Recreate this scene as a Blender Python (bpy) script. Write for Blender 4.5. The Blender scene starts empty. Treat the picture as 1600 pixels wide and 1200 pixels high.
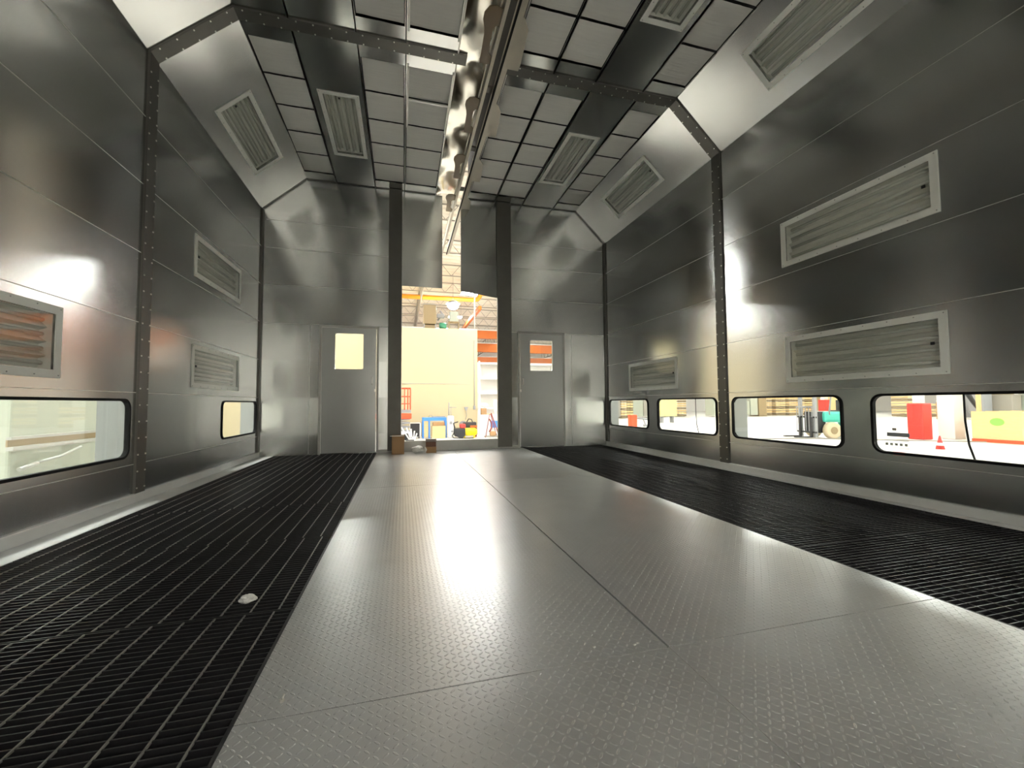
import bpy, bmesh, math, random
from mathutils import Matrix, Vector, noise
random.seed(7)
S = bpy.context.scene
COL = S.collection

# ------------------------------------------------------------------ camera, world, exposure
CAM_Z = 0.8383
cd = bpy.data.cameras.new('camera')
cam = bpy.data.objects.new('camera', cd); COL.objects.link(cam)
cd.sensor_width = 36.0; cd.lens = 644.406 / 1600 * 36.0
cd.clip_start = 0.02; cd.clip_end = 300
_r = Vector((0.9665858, -0.2562548, -0.0067299)); _u = Vector((-0.0054675, -0.0468563, 0.9988867)); _f = Vector((0.2562848, 0.9654729, 0.0466917))
cam.matrix_world = Matrix(((_r.x, _u.x, -_f.x, 0), (_r.y, _u.y, -_f.y, 0), (_r.z, _u.z, -_f.z, CAM_Z), (0, 0, 0, 1)))
S.camera = cam
S.view_settings.view_transform = 'Standard'
S.view_settings.look = 'None'
S.view_settings.gamma = 1.0
S.view_settings.use_curve_mapping = False
S.view_settings.exposure = 0.0
W = bpy.data.worlds.new('world'); S.world = W; W.use_nodes = True
W.node_tree.nodes['Background'].inputs[0].default_value = (1.0, 0.98, 0.94, 1)
W.node_tree.nodes['Background'].inputs[1].default_value = 0.3
LAMP_STRENGTH = 215.0        # high bay lamps of the hall (their diffusers emit)
GLOBE_STRENGTH = 380.0      # the bright globe lamp above the cream room, shining in through the opening
S.cycles.use_denoising = True
S.cycles.max_bounces = 8; S.cycles.diffuse_bounces = 4; S.cycles.glossy_bounces = 5; S.cycles.transparent_max_bounces = 12
S.cycles.sample_clamp_indirect = 12.0
S.cycles.caustics_reflective = True
S.cycles.blur_glossy = 0.3

# ------------------------------------------------------------------ booth dimensions (metres)
D = 7.53; XL, XR = -2.26, 3.97; ZE = 4.08; CL, CR = -1.60, 3.334; ZC = 4.678
RIBS = (1.30, 4.41); Y0 = -1.85; HF = -0.9; GL, SC, GR = -0.423, 0.887, 2.189

# ------------------------------------------------------------------ materials
def mat(name, color, rough=0.5, metal=0.0, **kw):
    m = bpy.data.materials.new(name); m.use_nodes = True
    b = m.node_tree.nodes['Principled BSDF']
    b.inputs['Base Color'].default_value = (*color, 1); b.inputs['Roughness'].default_value = rough; b.inputs['Metallic'].default_value = metal
    for k, v in kw.items(): b.inputs[k.replace('_', ' ')].default_value = v
    return m
def N(m, t, **kw):
    n = m.node_tree.nodes.new(t)
    for k, v in kw.items(): setattr(n, k, v)
    return n
def L(m, a, b): m.node_tree.links.new(a, b)

def noisy(name, c1, c2, rough=0.6, scale=3.0, metal=0.0, bump=0.0, stretch=(1, 1, 1)):
    m = mat(name, c1, rough, metal); b = m.node_tree.nodes['Principled BSDF']
    g = N(m, 'ShaderNodeNewGeometry'); mp = N(m, 'ShaderNodeMapping'); mp.inputs['Scale'].default_value = stretch
    n = N(m, 'ShaderNodeTexNoise'); n.inputs['Scale'].default_value = scale; n.inputs['Detail'].default_value = 5
    r = N(m, 'ShaderNodeMix', data_type='RGBA'); r.inputs[6].default_value = (*c1, 1); r.inputs[7].default_value = (*c2, 1)
    L(m, g.outputs['Position'], mp.inputs[0]); L(m, mp.outputs[0], n.inputs[0]); L(m, n.outputs[0], r.inputs[0]); L(m, r.outputs[2], b.inputs['Base Color'])
    if bump:
        bp = N(m, 'ShaderNodeBump'); bp.inputs['Strength'].default_value = bump; bp.inputs['Distance'].default_value = 0.01
        L(m, n.outputs[0], bp.inputs['Height']); L(m, bp.outputs[0], b.inputs['Normal'])
    return m

def sheet_metal(name, base, rough, aniso, tangent, wave=0.012, tilt=0.012, smooth_streaks=(1, 1, 1)):
    """galvanised sheet: every 0.62 m panel sits at a slightly different angle, faint oil-canning, brushed sheen"""
    m = mat(name, base, rough, 1.0); b = m.node_tree.nodes['Principled BSDF']
    b.inputs['Anisotropic'].default_value = aniso
    t = N(m, 'ShaderNodeCombineXYZ')
    for i in range(3): t.inputs[i].default_value = tangent[i]
    L(m, t.outputs[0], b.inputs['Tangent'])
    g = N(m, 'ShaderNodeNewGeometry')
    # panel id
    ma = N(m, 'ShaderNodeVectorMath', operation='SUBTRACT'); ma.inputs[1].default_value = (0, 4.41 - 3.11 * 3, 0.33)
    md = N(m, 'ShaderNodeVectorMath', operation='DIVIDE'); md.inputs[1].default_value = (50, 3.11, 0.624)
    mf = N(m, 'ShaderNodeVectorMath', operation='FLOOR')
    wn = N(m, 'ShaderNodeTexWhiteNoise', noise_dimensions='3D')
    L(m, g.outputs['Position'], ma.inputs[0]); L(m, ma.outputs[0], md.inputs[0]); L(m, md.outputs[0], mf.inputs[0]); L(m, mf.outputs[0], wn.inputs[0])
    s1 = N(m, 'ShaderNodeVectorMath', operation='SUBTRACT'); s1.inputs[1].default_value = (.5, .5, .5)
    s2 = N(m, 'ShaderNodeVectorMath', operation='SCALE'); s2.inputs['Scale'].default_value = tilt * 2
    L(m, wn.outputs['Color'], s1.inputs[0]); L(m, s1.outputs[0], s2.inputs[0])
    # oil canning
    n = N(m, 'ShaderNodeTexNoise'); n.inputs['Scale'].default_value = 1.3; n.inputs['Detail'].default_value = 1.5
    mp = N(m, 'ShaderNodeMapping'); mp.inputs['Scale'].default_value = smooth_streaks
    L(m, g.outputs['Position'], mp.inputs[0]); L(m, mp.outputs[0], n.inputs[0])
    s3 = N(m, 'ShaderNodeVectorMath', operation='SUBTRACT'); s3.inputs[1].default_value = (.5, .5, .5)
    s4 = N(m, 'ShaderNodeVectorMath', operation='SCALE'); s4.inputs['Scale'].default_value = wave * 4
    L(m, n.outputs['Color'], s3.inputs[0]); L(m, s3.outputs[0], s4.inputs[0])
    a1 = N(m, 'ShaderNodeVectorMath', operation='ADD'); a2 = N(m, 'ShaderNodeVectorMath', operation='ADD'); nn = N(m, 'ShaderNodeVectorMath', operation='NORMALIZE')
    L(m, g.outputs['Normal'], a1.inputs[0]); L(m, s2.outputs[0], a1.inputs[1]); L(m, a1.outputs[0], a2.inputs[0]); L(m, s4.outputs[0], a2.inputs[1]); L(m, a2.outputs[0], nn.inputs[0])
    L(m, nn.outputs[0], b.inputs['Normal'])
    # handling marks: slightly duller blotches
    n2 = N(m, 'ShaderNodeTexNoise'); n2.inputs['Scale'].default_value = 2.2; n2.inputs['Detail'].default_value = 3
    L(m, g.outputs['Position'], n2.inputs[0])
    mr = N(m, 'ShaderNodeMapRange'); mr.inputs[1].default_value = .35; mr.inputs[2].default_value = .75; mr.inputs[3].default_value = rough; mr.inputs[4].default_value = rough + .03
    L(m, n2.outputs[0], mr.inputs[0]); L(m, mr.outputs[0], b.inputs['Roughness'])
    return m

M = {}
M['wall'] = sheet_metal('galvanised wall sheet', (0.54, 0.55, 0.545), 0.195, 0.5, (0, 0, 1), wave=0.005, tilt=0.005)
M['back'] = sheet_metal('galvanised end wall sheet', (0.49, 0.50, 0.485), 0.20, 0.75, (0, 0, 1), wave=0.008, tilt=0.02)
M['ceil'] = sheet_metal('galvanised ceiling sheet', (0.48, 0.485, 0.47), 0.16, 0.45, (0, 1, 0), wave=0.010, tilt=0.004)
M['cham'] = sheet_metal('galvanised sloped sheet', (0.46, 0.465, 0.45), 0.20, 0.4, (0, 1, 0), wave=0.012, tilt=0.010)
M['ledge'] = noisy('galvanised ledge', (0.66, 0.66, 0.64), (0.56, 0.56, 0.54), 0.45, 8, 0.25)
M['seam'] = mat('bright sheet edge', (0.62, 0.61, 0.57), 0.45, 0.7)
M['dark'] = noisy('dull grey steel section', (0.12, 0.115, 0.10), (0.09, 0.086, 0.076), 0.42, 6, 0.5)
M['door'] = sheet_metal('galvanised door skin', (0.37, 0.38, 0.37), 0.30, 0.4, (0, 0, 1), wave=0.02, tilt=0.0)
M['frame'] = noisy('light folded steel frame', (0.40, 0.40, 0.37), (0.32, 0.32, 0.30), 0.45, 9, 0.5)
M['bolt'] = mat('zinc bolt', (0.75, 0.73, 0.68), 0.35, 0.9)
M['rubber'] = mat('black rubber', (0.006, 0.006, 0.006), 0.7); M['rubber'].node_tree.nodes['Principled BSDF'].inputs['Specular IOR Level'].default_value = 0.15
M['lampframe'] = noisy('pale grey lamp enamel', (0.90, 0.91, 0.85), (0.82, 0.83, 0.77), 0.5, 10)
M['lampin'] = noisy('lamp reflector enamel', (0.84, 0.84, 0.78), (0.76, 0.77, 0.71), 0.8, 6)
M['lampin'].node_tree.nodes['Principled BSDF'].inputs['Specular IOR Level'].default_value = 0.1
M['tube'] = mat('unlit lamp tube', (0.62, 0.64, 0.58), 0.25)
M['filter'] = noisy('filter fleece', (0.80, 0.79, 0.74), (0.70, 0.69, 0.65), 0.95, 5, 0, 0.5, (0.6, 7, 3))
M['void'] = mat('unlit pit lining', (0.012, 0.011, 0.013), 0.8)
M['grate'] = noisy('dark grating bar', (0.030, 0.028, 0.030), (0.016, 0.015, 0.016), 0.45, 20, 0.4)
M['rod'] = noisy('worn grating cross rod', (0.28, 0.265, 0.24), (0.18, 0.17, 0.155), 0.5, 9, 0.5)
M['rail'] = noisy('cream grey extrusion', (0.44, 0.40, 0.32), (0.36, 0.33, 0.27), 0.4, 6, 0.3)
M['flap'] = noisy('brown rubber flap', (0.15, 0.10, 0.05), (0.11, 0.075, 0.035), 0.5, 5)
M['shiny'] = sheet_metal('bright flexible foil', (0.80, 0.78, 0.70), 0.16, 0.0, (0, 1, 0), wave=0.035, tilt=0.0)
M['cardboard'] = noisy('cardboard', (0.42, 0.25, 0.12), (0.36, 0.21, 0.10), 0.85, 6)
M['carddark'] = noisy('brown printed carton', (0.16, 0.075, 0.045), (0.13, 0.06, 0.035), 0.8, 6)
M['cardgrey'] = noisy('grey carton lid', (0.36, 0.31, 0.29), (0.31, 0.27, 0.25), 0.8, 6)
M['bag'] = noisy('white crumpled plastic', (0.80, 0.78, 0.74), (0.70, 0.68, 0.65), 0.5, 20, 0, 0.6)
M['cream'] = noisy('cream painted block wall', (0.54, 0.455, 0.285), (0.49, 0.415, 0.26), 0.8, 0.6)
M['hallfloor'] = noisy('pale polished concrete', (0.72, 0.70, 0.67), (0.62, 0.60, 0.58), 0.35, 0.3)
M['white'] = noisy('white painted steel', (0.82, 0.80, 0.77), (0.76, 0.74, 0.71), 0.55, 2)
M['deck'] = noisy('white roof deck', (0.80, 0.74, 0.64), (0.72, 0.66, 0.56), 0.7, 1)
M['joist'] = mat('grey roof steel', (0.30, 0.27, 0.23), 0.6)
M['orange'] = mat('orange paint', (0.46, 0.11, 0.012), 0.5)
M['pipe'] = mat('orange pipe paint', (0.80, 0.30, 0.02), 0.4)
M['red'] = mat('red paint', (0.55, 0.04, 0.03), 0.45)
M['liftred'] = mat('orange red lift paint', (0.80, 0.09, 0.03), 0.45)
M['blue'] = mat('blue paint', (0.06, 0.25, 0.70), 0.5)
M['yellow'] = mat('yellow tank paint', (0.90, 0.72, 0.01), 0.35)
M['black'] = mat('black machine plastic', (0.02, 0.02, 0.022), 0.5)
M['grey'] = mat('mid grey enamel', (0.28, 0.28, 0.29), 0.5)
M['tan'] = mat('tan enamel', (0.26, 0.19, 0.10), 0.6)
M['green'] = mat('green motor paint', (0.05, 0.25, 0.14), 0.5)
M['teal'] = mat('teal truck paint', (0.05, 0.42, 0.33), 0.4)
M['tyre'] = noisy('pale non-marking tyre', (0.62, 0.50, 0.34), (0.52, 0.42, 0.28), 0.85, 12)
M['wood'] = noisy('pale sawn timber', (0.78, 0.58, 0.30), (0.66, 0.46, 0.22), 0.8, 4, 0, 0, (1, 1, 5))
M['brown'] = mat('brown leather red', (0.25, 0.05, 0.03), 0.5)
M['pgreen'] = mat('green paint patch', (0.25, 0.60, 0.10), 0.7)
M['tank'] = noisy('pale grey green enamel', (0.38, 0.40, 0.33), (0.32, 0.34, 0.285), 0.45, 0.8)
M['panelyel'] = mat('pale yellow enamel', (0.60, 0.54, 0.26), 0.5)
M['pink'] = mat('pink print', (0.85, 0.25, 0.25), 0.6)
M['extframe'] = noisy('outer galvanised frame', (0.27, 0.28, 0.28), (0.22, 0.23, 0.23), 0.45, 2, 0.2)
M['glow'] = None

def glass_mat(name, tint=(1, 1, 1), ior=1.45):
    m = bpy.data.materials.new(name); m.use_nodes = True; nt = m.node_tree; nt.nodes.clear()
    o = N(m, 'ShaderNodeOutputMaterial'); mx = N(m, 'ShaderNodeMixShader'); t = N(m, 'ShaderNodeBsdfTransparent'); g = N(m, 'ShaderNodeBsdfGlossy')
    t.inputs[0].default_value = (*tint, 1); g.inputs['Roughness'].default_value = 0.02
    lw = N(m, 'ShaderNodeLayerWeight'); lw.inputs[0].default_value = 0.5
    pw = N(m, 'ShaderNodeMath', operation='POWER'); pw.inputs[1].default_value = 5.0
    f0 = ((ior - 1) / (ior + 1)) ** 2
    f = N(m, 'ShaderNodeMath', operation='MULTIPLY_ADD'); f.inputs[1].default_value = 1 - f0; f.inputs[2].default_value = f0
    L(m, lw.outputs['Facing'], pw.inputs[0]); L(m, pw.outputs[0], f.inputs[0])
    L(m, f.outputs[0], mx.inputs[0]); L(m, t.outputs[0], mx.inputs[1]); L(m, g.outputs[0], mx.inputs[2]); L(m, mx.outputs[0], o.inputs[0])
    return m
M['glass'] = glass_mat('clear window pane', (0.96, 0.98, 0.96))
M['lampglass'] = glass_mat('lamp cover glass', (0.99, 0.99, 0.98), 1.5)
def emit_mat(name, col, st):
    m = bpy.data.materials.new(name); m.use_nodes = True; nt = m.node_tree; nt.nodes.clear()
    o = N(m, 'ShaderNodeOutputMaterial'); e = N(m, 'ShaderNodeEmission'); e.inputs[0].default_value = (*col, 1); e.inputs[1].default_value = st
    L(m, e.outputs[0], o.inputs[0]); return m
M['lit'] = emit_mat('lit lamp diffuser', (0.975, 1.0, 0.96), LAMP_STRENGTH)
M['glow'] = emit_mat('lit globe lamp', (1.0, 0.98, 0.93), GLOBE_STRENGTH)

def tread_mat():
    """checker plate: raised lugs on a 45 degree basket pattern, real height through bump"""
    m = mat('tread plate', (0.50, 0.49, 0.47), 0.30, 0.5); b = m.node_tree.nodes['Principled BSDF']
    g = N(m, 'ShaderNodeNewGeometry'); sp = N(m, 'ShaderNodeSeparateXYZ'); L(m, g.outputs['Position'], sp.inputs[0])
    def math_(op, a, bb=None, c=None):
        n = N(m, 'ShaderNodeMath', operation=op)
        for i, v in enumerate((a, bb, c)):
            if v is None: continue
            if isinstance(v, (int, float)): n.inputs[i].default_value = v
            else: L(m, v, n.inputs[i])
        return n.outputs[0]
    P = 0.0225
    X = math_('DIVIDE', sp.outputs[0], P); Y = math_('DIVIDE', sp.outputs[1], P)
    cx = math_('FLOOR', X); cy = math_('FLOOR', Y)
    fx = math_('SUBTRACT', math_('SUBTRACT', X, cx), .5); fy = math_('SUBTRACT', math_('SUBTRACT', Y, cy), .5)
    par = math_('FLOORED_MODULO', math_('ADD', cx, cy), 2.0)
    sg = math_('SUBTRACT', math_('MULTIPLY', par, 2.0), 1.0)
    gy = math_('MULTIPLY', fy, sg)
    u = math_('MULTIPLY', math_('ADD', fx, gy), .7071); v = math_('MULTIPLY', math_('SUBTRACT', fx, gy), .7071)
    d = math_('ADD', math_('POWER', math_('ABSOLUTE', math_('DIVIDE', u, .47)), 2.0), math_('POWER', math_('ABSOLUTE', math_('DIVIDE', v, .15)), 2.0))
    h = N(m, 'ShaderNodeMapRange', interpolation_type='SMOOTHSTEP'); h.inputs[1].default_value = 1.0; h.inputs[2].default_value = 0.25; h.inputs[3].default_value = 0; h.inputs[4].default_value = 1
    L(m, d, h.inputs[0])
    bp = N(m, 'ShaderNodeBump'); bp.inputs['Strength'].default_value = 1.0; bp.inputs['Distance'].default_value = 0.0019
    L(m, h.outputs[0], bp.inputs['Height']); L(m, bp.outputs[0], b.inputs['Normal'])
    n = N(m, 'ShaderNodeTexNoise'); n.inputs['Scale'].default_value = 1.7; n.inputs['Detail'].default_value = 6; L(m, g.outputs['Position'], n.inputs[0])
    r = N(m, 'ShaderNodeMapRange'); r.inputs[1].default_value = .3; r.inputs[2].default_value = .7; r.inputs[3].default_value = .285; r.inputs[4].default_value = .315
    L(m, n.outputs[0], r.inputs[0]); L(m, r.outputs[0], b.inputs['Roughness'])
    n3 = N(m, 'ShaderNodeTexNoise'); n3.inputs['Scale'].default_value = 4; n3.inputs['Detail'].default_value = 8; L(m, g.outputs['Position'], n3.inputs[0])
    c = N(m, 'ShaderNodeMix', data_type='RGBA'); c.inputs[6].default_value = (0.62, 0.615, 0.61, 1); c.inputs[7].default_value = (0.52, 0.515, 0.51, 1)
    L(m, n3.outputs[0], c.inputs[0]); L(m, c.outputs[2], b.inputs['Base Color'])
    return m
M['tread'] = tread_mat()

# ------------------------------------------------------------------ mesh helpers
def bm_new(): return bmesh.new()
def box(bm, x0, x1, y0, y1, z0, z1, bev=0, Mx=None):
    v = [bm.verts.new((x, y, z)) for z in (z0, z1) for y in (y0, y1) for x in (x0, x1)]
    fs = [bm.faces.new([v[i] for i in q]) for q in ((0, 2, 3, 1), (4, 5, 7, 6), (0, 1, 5, 4), (2, 6, 7, 3), (0, 4, 6, 2), (1, 3, 7, 5))]
    if bev:
        es = list({e for f in fs for e in f.edges})
        r = bmesh.ops.bevel(bm, geom=es, offset=bev, segments=2, affect='EDGES', profile=.6)
    if Mx is not None:
        vs = v if not bev else list({x for f in r['faces'] for x in f.verts})
        bmesh.ops.transform(bm, matrix=Mx, verts=[x for x in vs if x.is_valid])
    return bm
def tube(bm, pts, r, seg=10, caps=True):
    pts = [Vector(p) for p in pts]; rings = []
    rr = r if isinstance(r, (list, tuple)) else [r] * len(pts)
    prev = None
    for i, p in enumerate(pts):
        a = pts[max(i - 1, 0)]; b = pts[min(i + 1, len(pts) - 1)]
        t = (b - a).normalized()
        if prev is None:
            n = t.orthogonal().normalized()
        else:
            n = (prev - t * prev.dot(t)).normalized()
        prev = n; bn = t.cross(n)
        rings.append([bm.verts.new(p + (n * math.cos(2 * math.pi * k / seg) + bn * math.sin(2 * math.pi * k / seg)) * rr[i]) for k in range(seg)])
    for i in range(len(rings) - 1):
        for k in range(seg):
            f = bm.faces.new((rings[i][k], rings[i][(k + 1) % seg], rings[i + 1][(k + 1) % seg], rings[i + 1][k])); f.smooth = True
    if caps: bm.faces.new(rings[0][::-1]); bm.faces.new(rings[-1])
    return bm
def prism(bm, outline, z0, z1, Mx=None):
    a = [bm.verts.new((x, y, z0)) for x, y in outline]; b = [bm.verts.new((x, y, z1)) for x, y in outline]
    bm.faces.new(a[::-1]); bm.faces.new(b)
    n = len(a)
    for i in range(n): bm.faces.new((a[i], a[(i + 1) % n], b[(i + 1) % n], b[i]))
    if Mx is not None: bmesh.ops.transform(bm, matrix=Mx, verts=a + b)
    return bm
def mesh_obj(name, bm, m, parent=None, loc=None, smooth=False):
    bmesh.ops.recalc_face_normals(bm, faces=bm.faces)
    me = bpy.data.meshes.new(name); bm.to_mesh(me); bm.free()
    if smooth:
        for p in me.polygons: p.use_smooth = True
    if m: me.materials.append(m)
    o = bpy.data.objects.new(name, me); COL.objects.link(o)
    if parent: o.parent = parent
    if loc: o.location = loc
    return o
def struct(name, bm, m, parent=None):
    o = mesh_obj(name, bm, m, parent)
    if not parent: o['kind'] = 'structure'
    return o
def tag(o, label, cat, group=None, kind=None):
    o['label'] = label; o['category'] = cat
    if group: o['group'] = group
    if kind: o['kind'] = kind
    return o
def thing(name, loc, label, cat, group=None, mx=None):
    o = bpy.data.objects.new(name, None); COL.objects.link(o); o.empty_display_size = .1
    if mx is not None: o.matrix_world = mx
    else: o.location = loc
    return tag(o, label, cat, group)
def dup(o, parent=None, loc=None, mx=None):
    c = o.copy(); COL.objects.link(c); c.parent = parent
    if mx is not None: c.matrix_world = mx
    elif loc is not None: c.location = loc
    for ch in o.children: dup(ch, c)
    return c
def rrect(u0, u1, v0, v1, r, n=6):
    out = []
    for cx, cy, a0 in ((u1 - r, v1 - r, 0), (u0 + r, v1 - r, 90), (u0 + r, v0 + r, 180), (u1 - r, v0 + r, 270)):
        for k in range(n + 1):
            a = math.radians(a0 + 90 * k / n); out.append((cx + r * math.cos(a), cy + r * math.sin(a)))
    return out
def plate_mesh(outer, holes, th):
    """flat plate with real holes; local xy plane, thickness th centred on z=0"""
    cu = bpy.data.curves.new('tmp', 'CURVE'); cu.dimensions = '2D'; cu.fill_mode = 'BOTH'; cu.extrude = th / 2
    for loop in [outer] + holes:
        sp = cu.splines.new('POLY'); sp.points.add(len(loop) - 1); sp.use_cyclic_u = True
        for i, (x, y) in enumerate(loop): sp.points[i].co = (x, y, 0, 1)
    o = bpy.data.objects.new('tmp', cu)
    me = bpy.data.meshes.new_from_object(o)
    bpy.data.objects.remove(o); bpy.data.curves.remove(cu)
    return me
def add_plate(bm, outer, holes, th, Mx):
    me = plate_mesh(outer, holes, th); me.transform(Mx); bm.from_mesh(me); bpy.data.meshes.remove(me)
def basis(o, ux, uy, uz):
    return Matrix(((ux[0], uy[0], uz[0], o[0]), (ux[1], uy[1], uz[1], o[1]), (ux[2], uy[2], uz[2], o[2]), (0, 0, 0, 1)))
# plane matrices: local (u,v,n) -> world
TH = 0.014
M_LEFT = basis((XL - TH / 2, 0, 0), (0, 1, 0), (0, 0, 1), (1, 0, 0))     # u=y v=z
M_RIGHT = basis((XR + TH / 2, 0, 0), (0, 1, 0), (0, 0, 1), (1, 0, 0))
M_BACK = basis((0, D + TH / 2, 0), (1, 0, 0), (0, 0, 1), (0, -1, 0))    # u=x v=z

# ------------------------------------------------------------------ booth shell
SEAMS = (0.33, 0.954, 1.578, 2.202, 2.826, 3.45)
WZ0, WZ1 = 0.405, 0.885
wins = {'L': [(2.90, 4.25), (6.14, 7.41)], 'R': [(1.30, 2.68), (2.95, 4.26), (4.54, 5.82), (6.10, 7.42)]}
def side_wall(name, Mx, side, windows):
    bm = bm_new()
    holes = [rrect(a, b, WZ0, WZ1, .075) for a, b in windows]
    for li in LAMP_HOLES[side]: holes.append([(li[0], li[2]), (li[1], li[2]), (li[1], li[3]), (li[0], li[3])])
    add_plate(bm, [(Y0, 0.0), (D + .04, 0.0), (D + .04, ZE + .02), (Y0, ZE + .02)], holes, TH, Mx)
    w = struct(name, bm, M['wall'])
    bm = bm_new(); xs = XL if side == 'L' else XR; s = 1 if side == 'L' else -1
    edges = (Y0, RIBS[0] - .07, RIBS[0] + .07, RIBS[1] - .07, RIBS[1] + .07, D)
    for z in SEAMS:
        for k in range(0, 5, 2):
            box(bm, min(xs, xs + s * .0035), max(xs, xs + s * .0035), edges[k] + .005, edges[k + 1] - .005, z - .0022, z + .0022)
    mesh_obj('seam_flanges', bm, M['seam'], w)
    return w
LW, LH = 1.25, .37   # lamp opening (inside flange)
def hole(c0, c1, v0, v1, b=.055): return (c0 + b, c1 - b, v0 + b, v1 - b)
LAMPS = {'L': [(2.13, 3.50, 1.03, 1.51), (5.30, 6.67, 1.03, 1.53), (5.30, 6.67, 2.29, 2.77)],
         'R': [(2.14, 3.50, 1.04, 1.52), (2.14, 3.51, 2.28, 2.77), (5.31, 6.67, 1.04, 1.53)]}
LAMP_HOLES = {k: [hole(*a) for a in v] for k, v in LAMPS.items()}
side_wall('wall_left', M_LEFT, 'L', wins['L'])
side_wall('wall_right', M_RIGHT, 'R', wins['R'])

# end wall: opening, crane slot, two doors
OX0, OX1, OZ0, OZ1 = -0.02, 1.715, 0.185, 2.94
SX0, SX1 = 0.69, 1.03
bm = bm_new()
D1 = (-1.33, -.44, .02, 2.155); D2 = (2.15, 3.03, .02, 2.17)
op = [(OX0, OZ0), (OX1, OZ0), (OX1, OZ1 - .11), (SX1, OZ1 - .02), (SX1, ZC + .02), (SX0, ZC + .02), (SX0, OZ1 + .0), (OX0, OZ1 + .0)]
outer = [(XL, 0), (XR, 0), (XR, ZE), (CR, ZC), (SX1, ZC), (SX1, OZ1 - .02), (OX1, OZ1 - .11), (OX1, OZ0), (OX0, OZ0), (OX0, OZ1 + .01), (SX0, OZ1 + .01), (SX0, ZC), (CL, ZC), (XL, ZE)]
rect = lambda a: [(a[0], a[2]), (a[1], a[2]), (a[1], a[3]), (a[0], a[3])]
add_plate(bm, outer, [rect(D1), rect(D2)], TH, M_BACK)
wb = struct('wall_back', bm, M['back'])
bm = bm_new()
for z in (2.19, 2.83, 3.45, 3.92):
    box(bm, XL + .06, -.26, D - .0035, D, z - .002, z + .002)
    box(bm, 1.99, XR - .06, D - .0035, D, z - .002, z + .002)
for x in (-1.51, -.262, 1.992, 3.21):
    box(bm, x - .002, x + .002, D - .004, D, .02, 2.19)
mesh_obj('seam_flanges', bm, M['seam'], wb)

# dark steel posts either side of the opening (bolted sections), sill
def post(name, bm, bolts=()):
    o = struct(name, bm, M['dark'])
    for b in bolts:
        c = bpy.data.objects.new('bolt', BOLT); COL.objects.link(c); c.parent = o; c.matrix_world = b
    return o
bmb = bm_new(); prism(bmb, [(.0075 * math.cos(math.pi * k / 3), .0075 * math.sin(math.pi * k / 3)) for k in range(6)], 0, .006)
BOLT = bpy.data.meshes.new('bolt'); bmesh.ops.recalc_face_normals(bmb, faces=bmb.faces); bmb.to_mesh(BOLT); bmb.free(); BOLT.materials.append(M['bolt'])
bm = bm_new(); box(bm, -.25, -.025, D - .05, D, 0.03, ZC - .01, .004); post('trim_1', bm)
bm = bm_new(); box(bm, 1.715, 1.985, D - .05, D, 0.03, ZC - .01, .004); post('trim_2', bm)
bm = bm_new(); box(bm, -.44, 2.15, D - .02, D, 0, .055, .003); box(bm, OX0, OX1, D - .03, D, .055, OZ0, .003); struct('trim_3', bm, M['frame'])
# corner angles of the end wall (thin double flange lines)
bm = bm_new()
for x in (XL + .0, XR - .02): box(bm, x, x + .02, D - .05, D, .02, ZE)
for off, w in ((.006, .012), (.036, .010)):
    for a, b in (((XL, ZE), (CL, ZC)), ((CL, ZC), (.57, ZC)), ((1.15, ZC), (CR, ZC)), ((CR, ZC), (XR, ZE))):
        va = Vector((a[0], D - off, a[1])); vb = Vector((b[0], D - off, b[1])); 
        tube(bm, [va, vb], w / 2, 6)
struct('trim_4', bm, M['dark'])

# ribs (bolted flanges) following walls, slopes and ceiling
def rib(yc, name):
    bm = bm_new(); h = .07; p = .02
    box(bm, XL, XL + p, yc - h, yc + h, .0, ZE); box(bm, XR - p, XR, yc - h, yc + h, 0, ZE)
    def bar(a, b):
        d = (Vector((b[0], 0, b[1])) - Vector((a[0], 0, a[1]))); l = d.length; ux = d.normalized(); n = Vector((0, 1, 0)); w = ux.cross(n)
        mx = basis((a[0], yc, a[1]), ux, n, w); box(bm, -.01, l + .01, -h, h, -p, p * .2, 0, mx)
    bar((XL, ZE), (CL, ZC)); bar((CL, ZC), (.66, ZC - .0)); bar((1.12, ZC), (CR, ZC)); bar((CR, ZC), (XR, ZE))
    bolts = []
    z = .12
    while z < ZE - .05:
        for dy in (-.055, .055):
            bolts.append(basis((XL + p, yc + dy, z), (0, 1, 0), (0, 0, 1), (1, 0, 0)))
            bolts.append(basis((XR - p, yc + dy, z), (0, 1, 0), (0, 0, -1), (-1, 0, 0)))
        z += .145
    for a, b in (((XL, ZE), (CL, ZC)), ((CL, ZC), (.6, ZC)), ((1.2, ZC), (CR, ZC)), ((CR, ZC), (XR, ZE))):
        A = Vector((a[0], yc, a[1])); B = Vector((b[0], yc, b[1])); n = max(2, int((B - A).length / .15)); ux = (B - A).normalized()
        dn = Vector((0, 1, 0)).cross(ux) * -1
        if dn.z > 0: dn = -dn
        for k in range(n):
            pnt = A + (B - A) * (k + .5) / n
            for dy in (-.055, .055): bolts.append(basis(pnt + Vector((0, dy, 0)) + dn * p, ux, dn.cross(ux), dn))
    if yc > 3: post(name, bm, bolts)
    else: post(name, bm)
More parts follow.
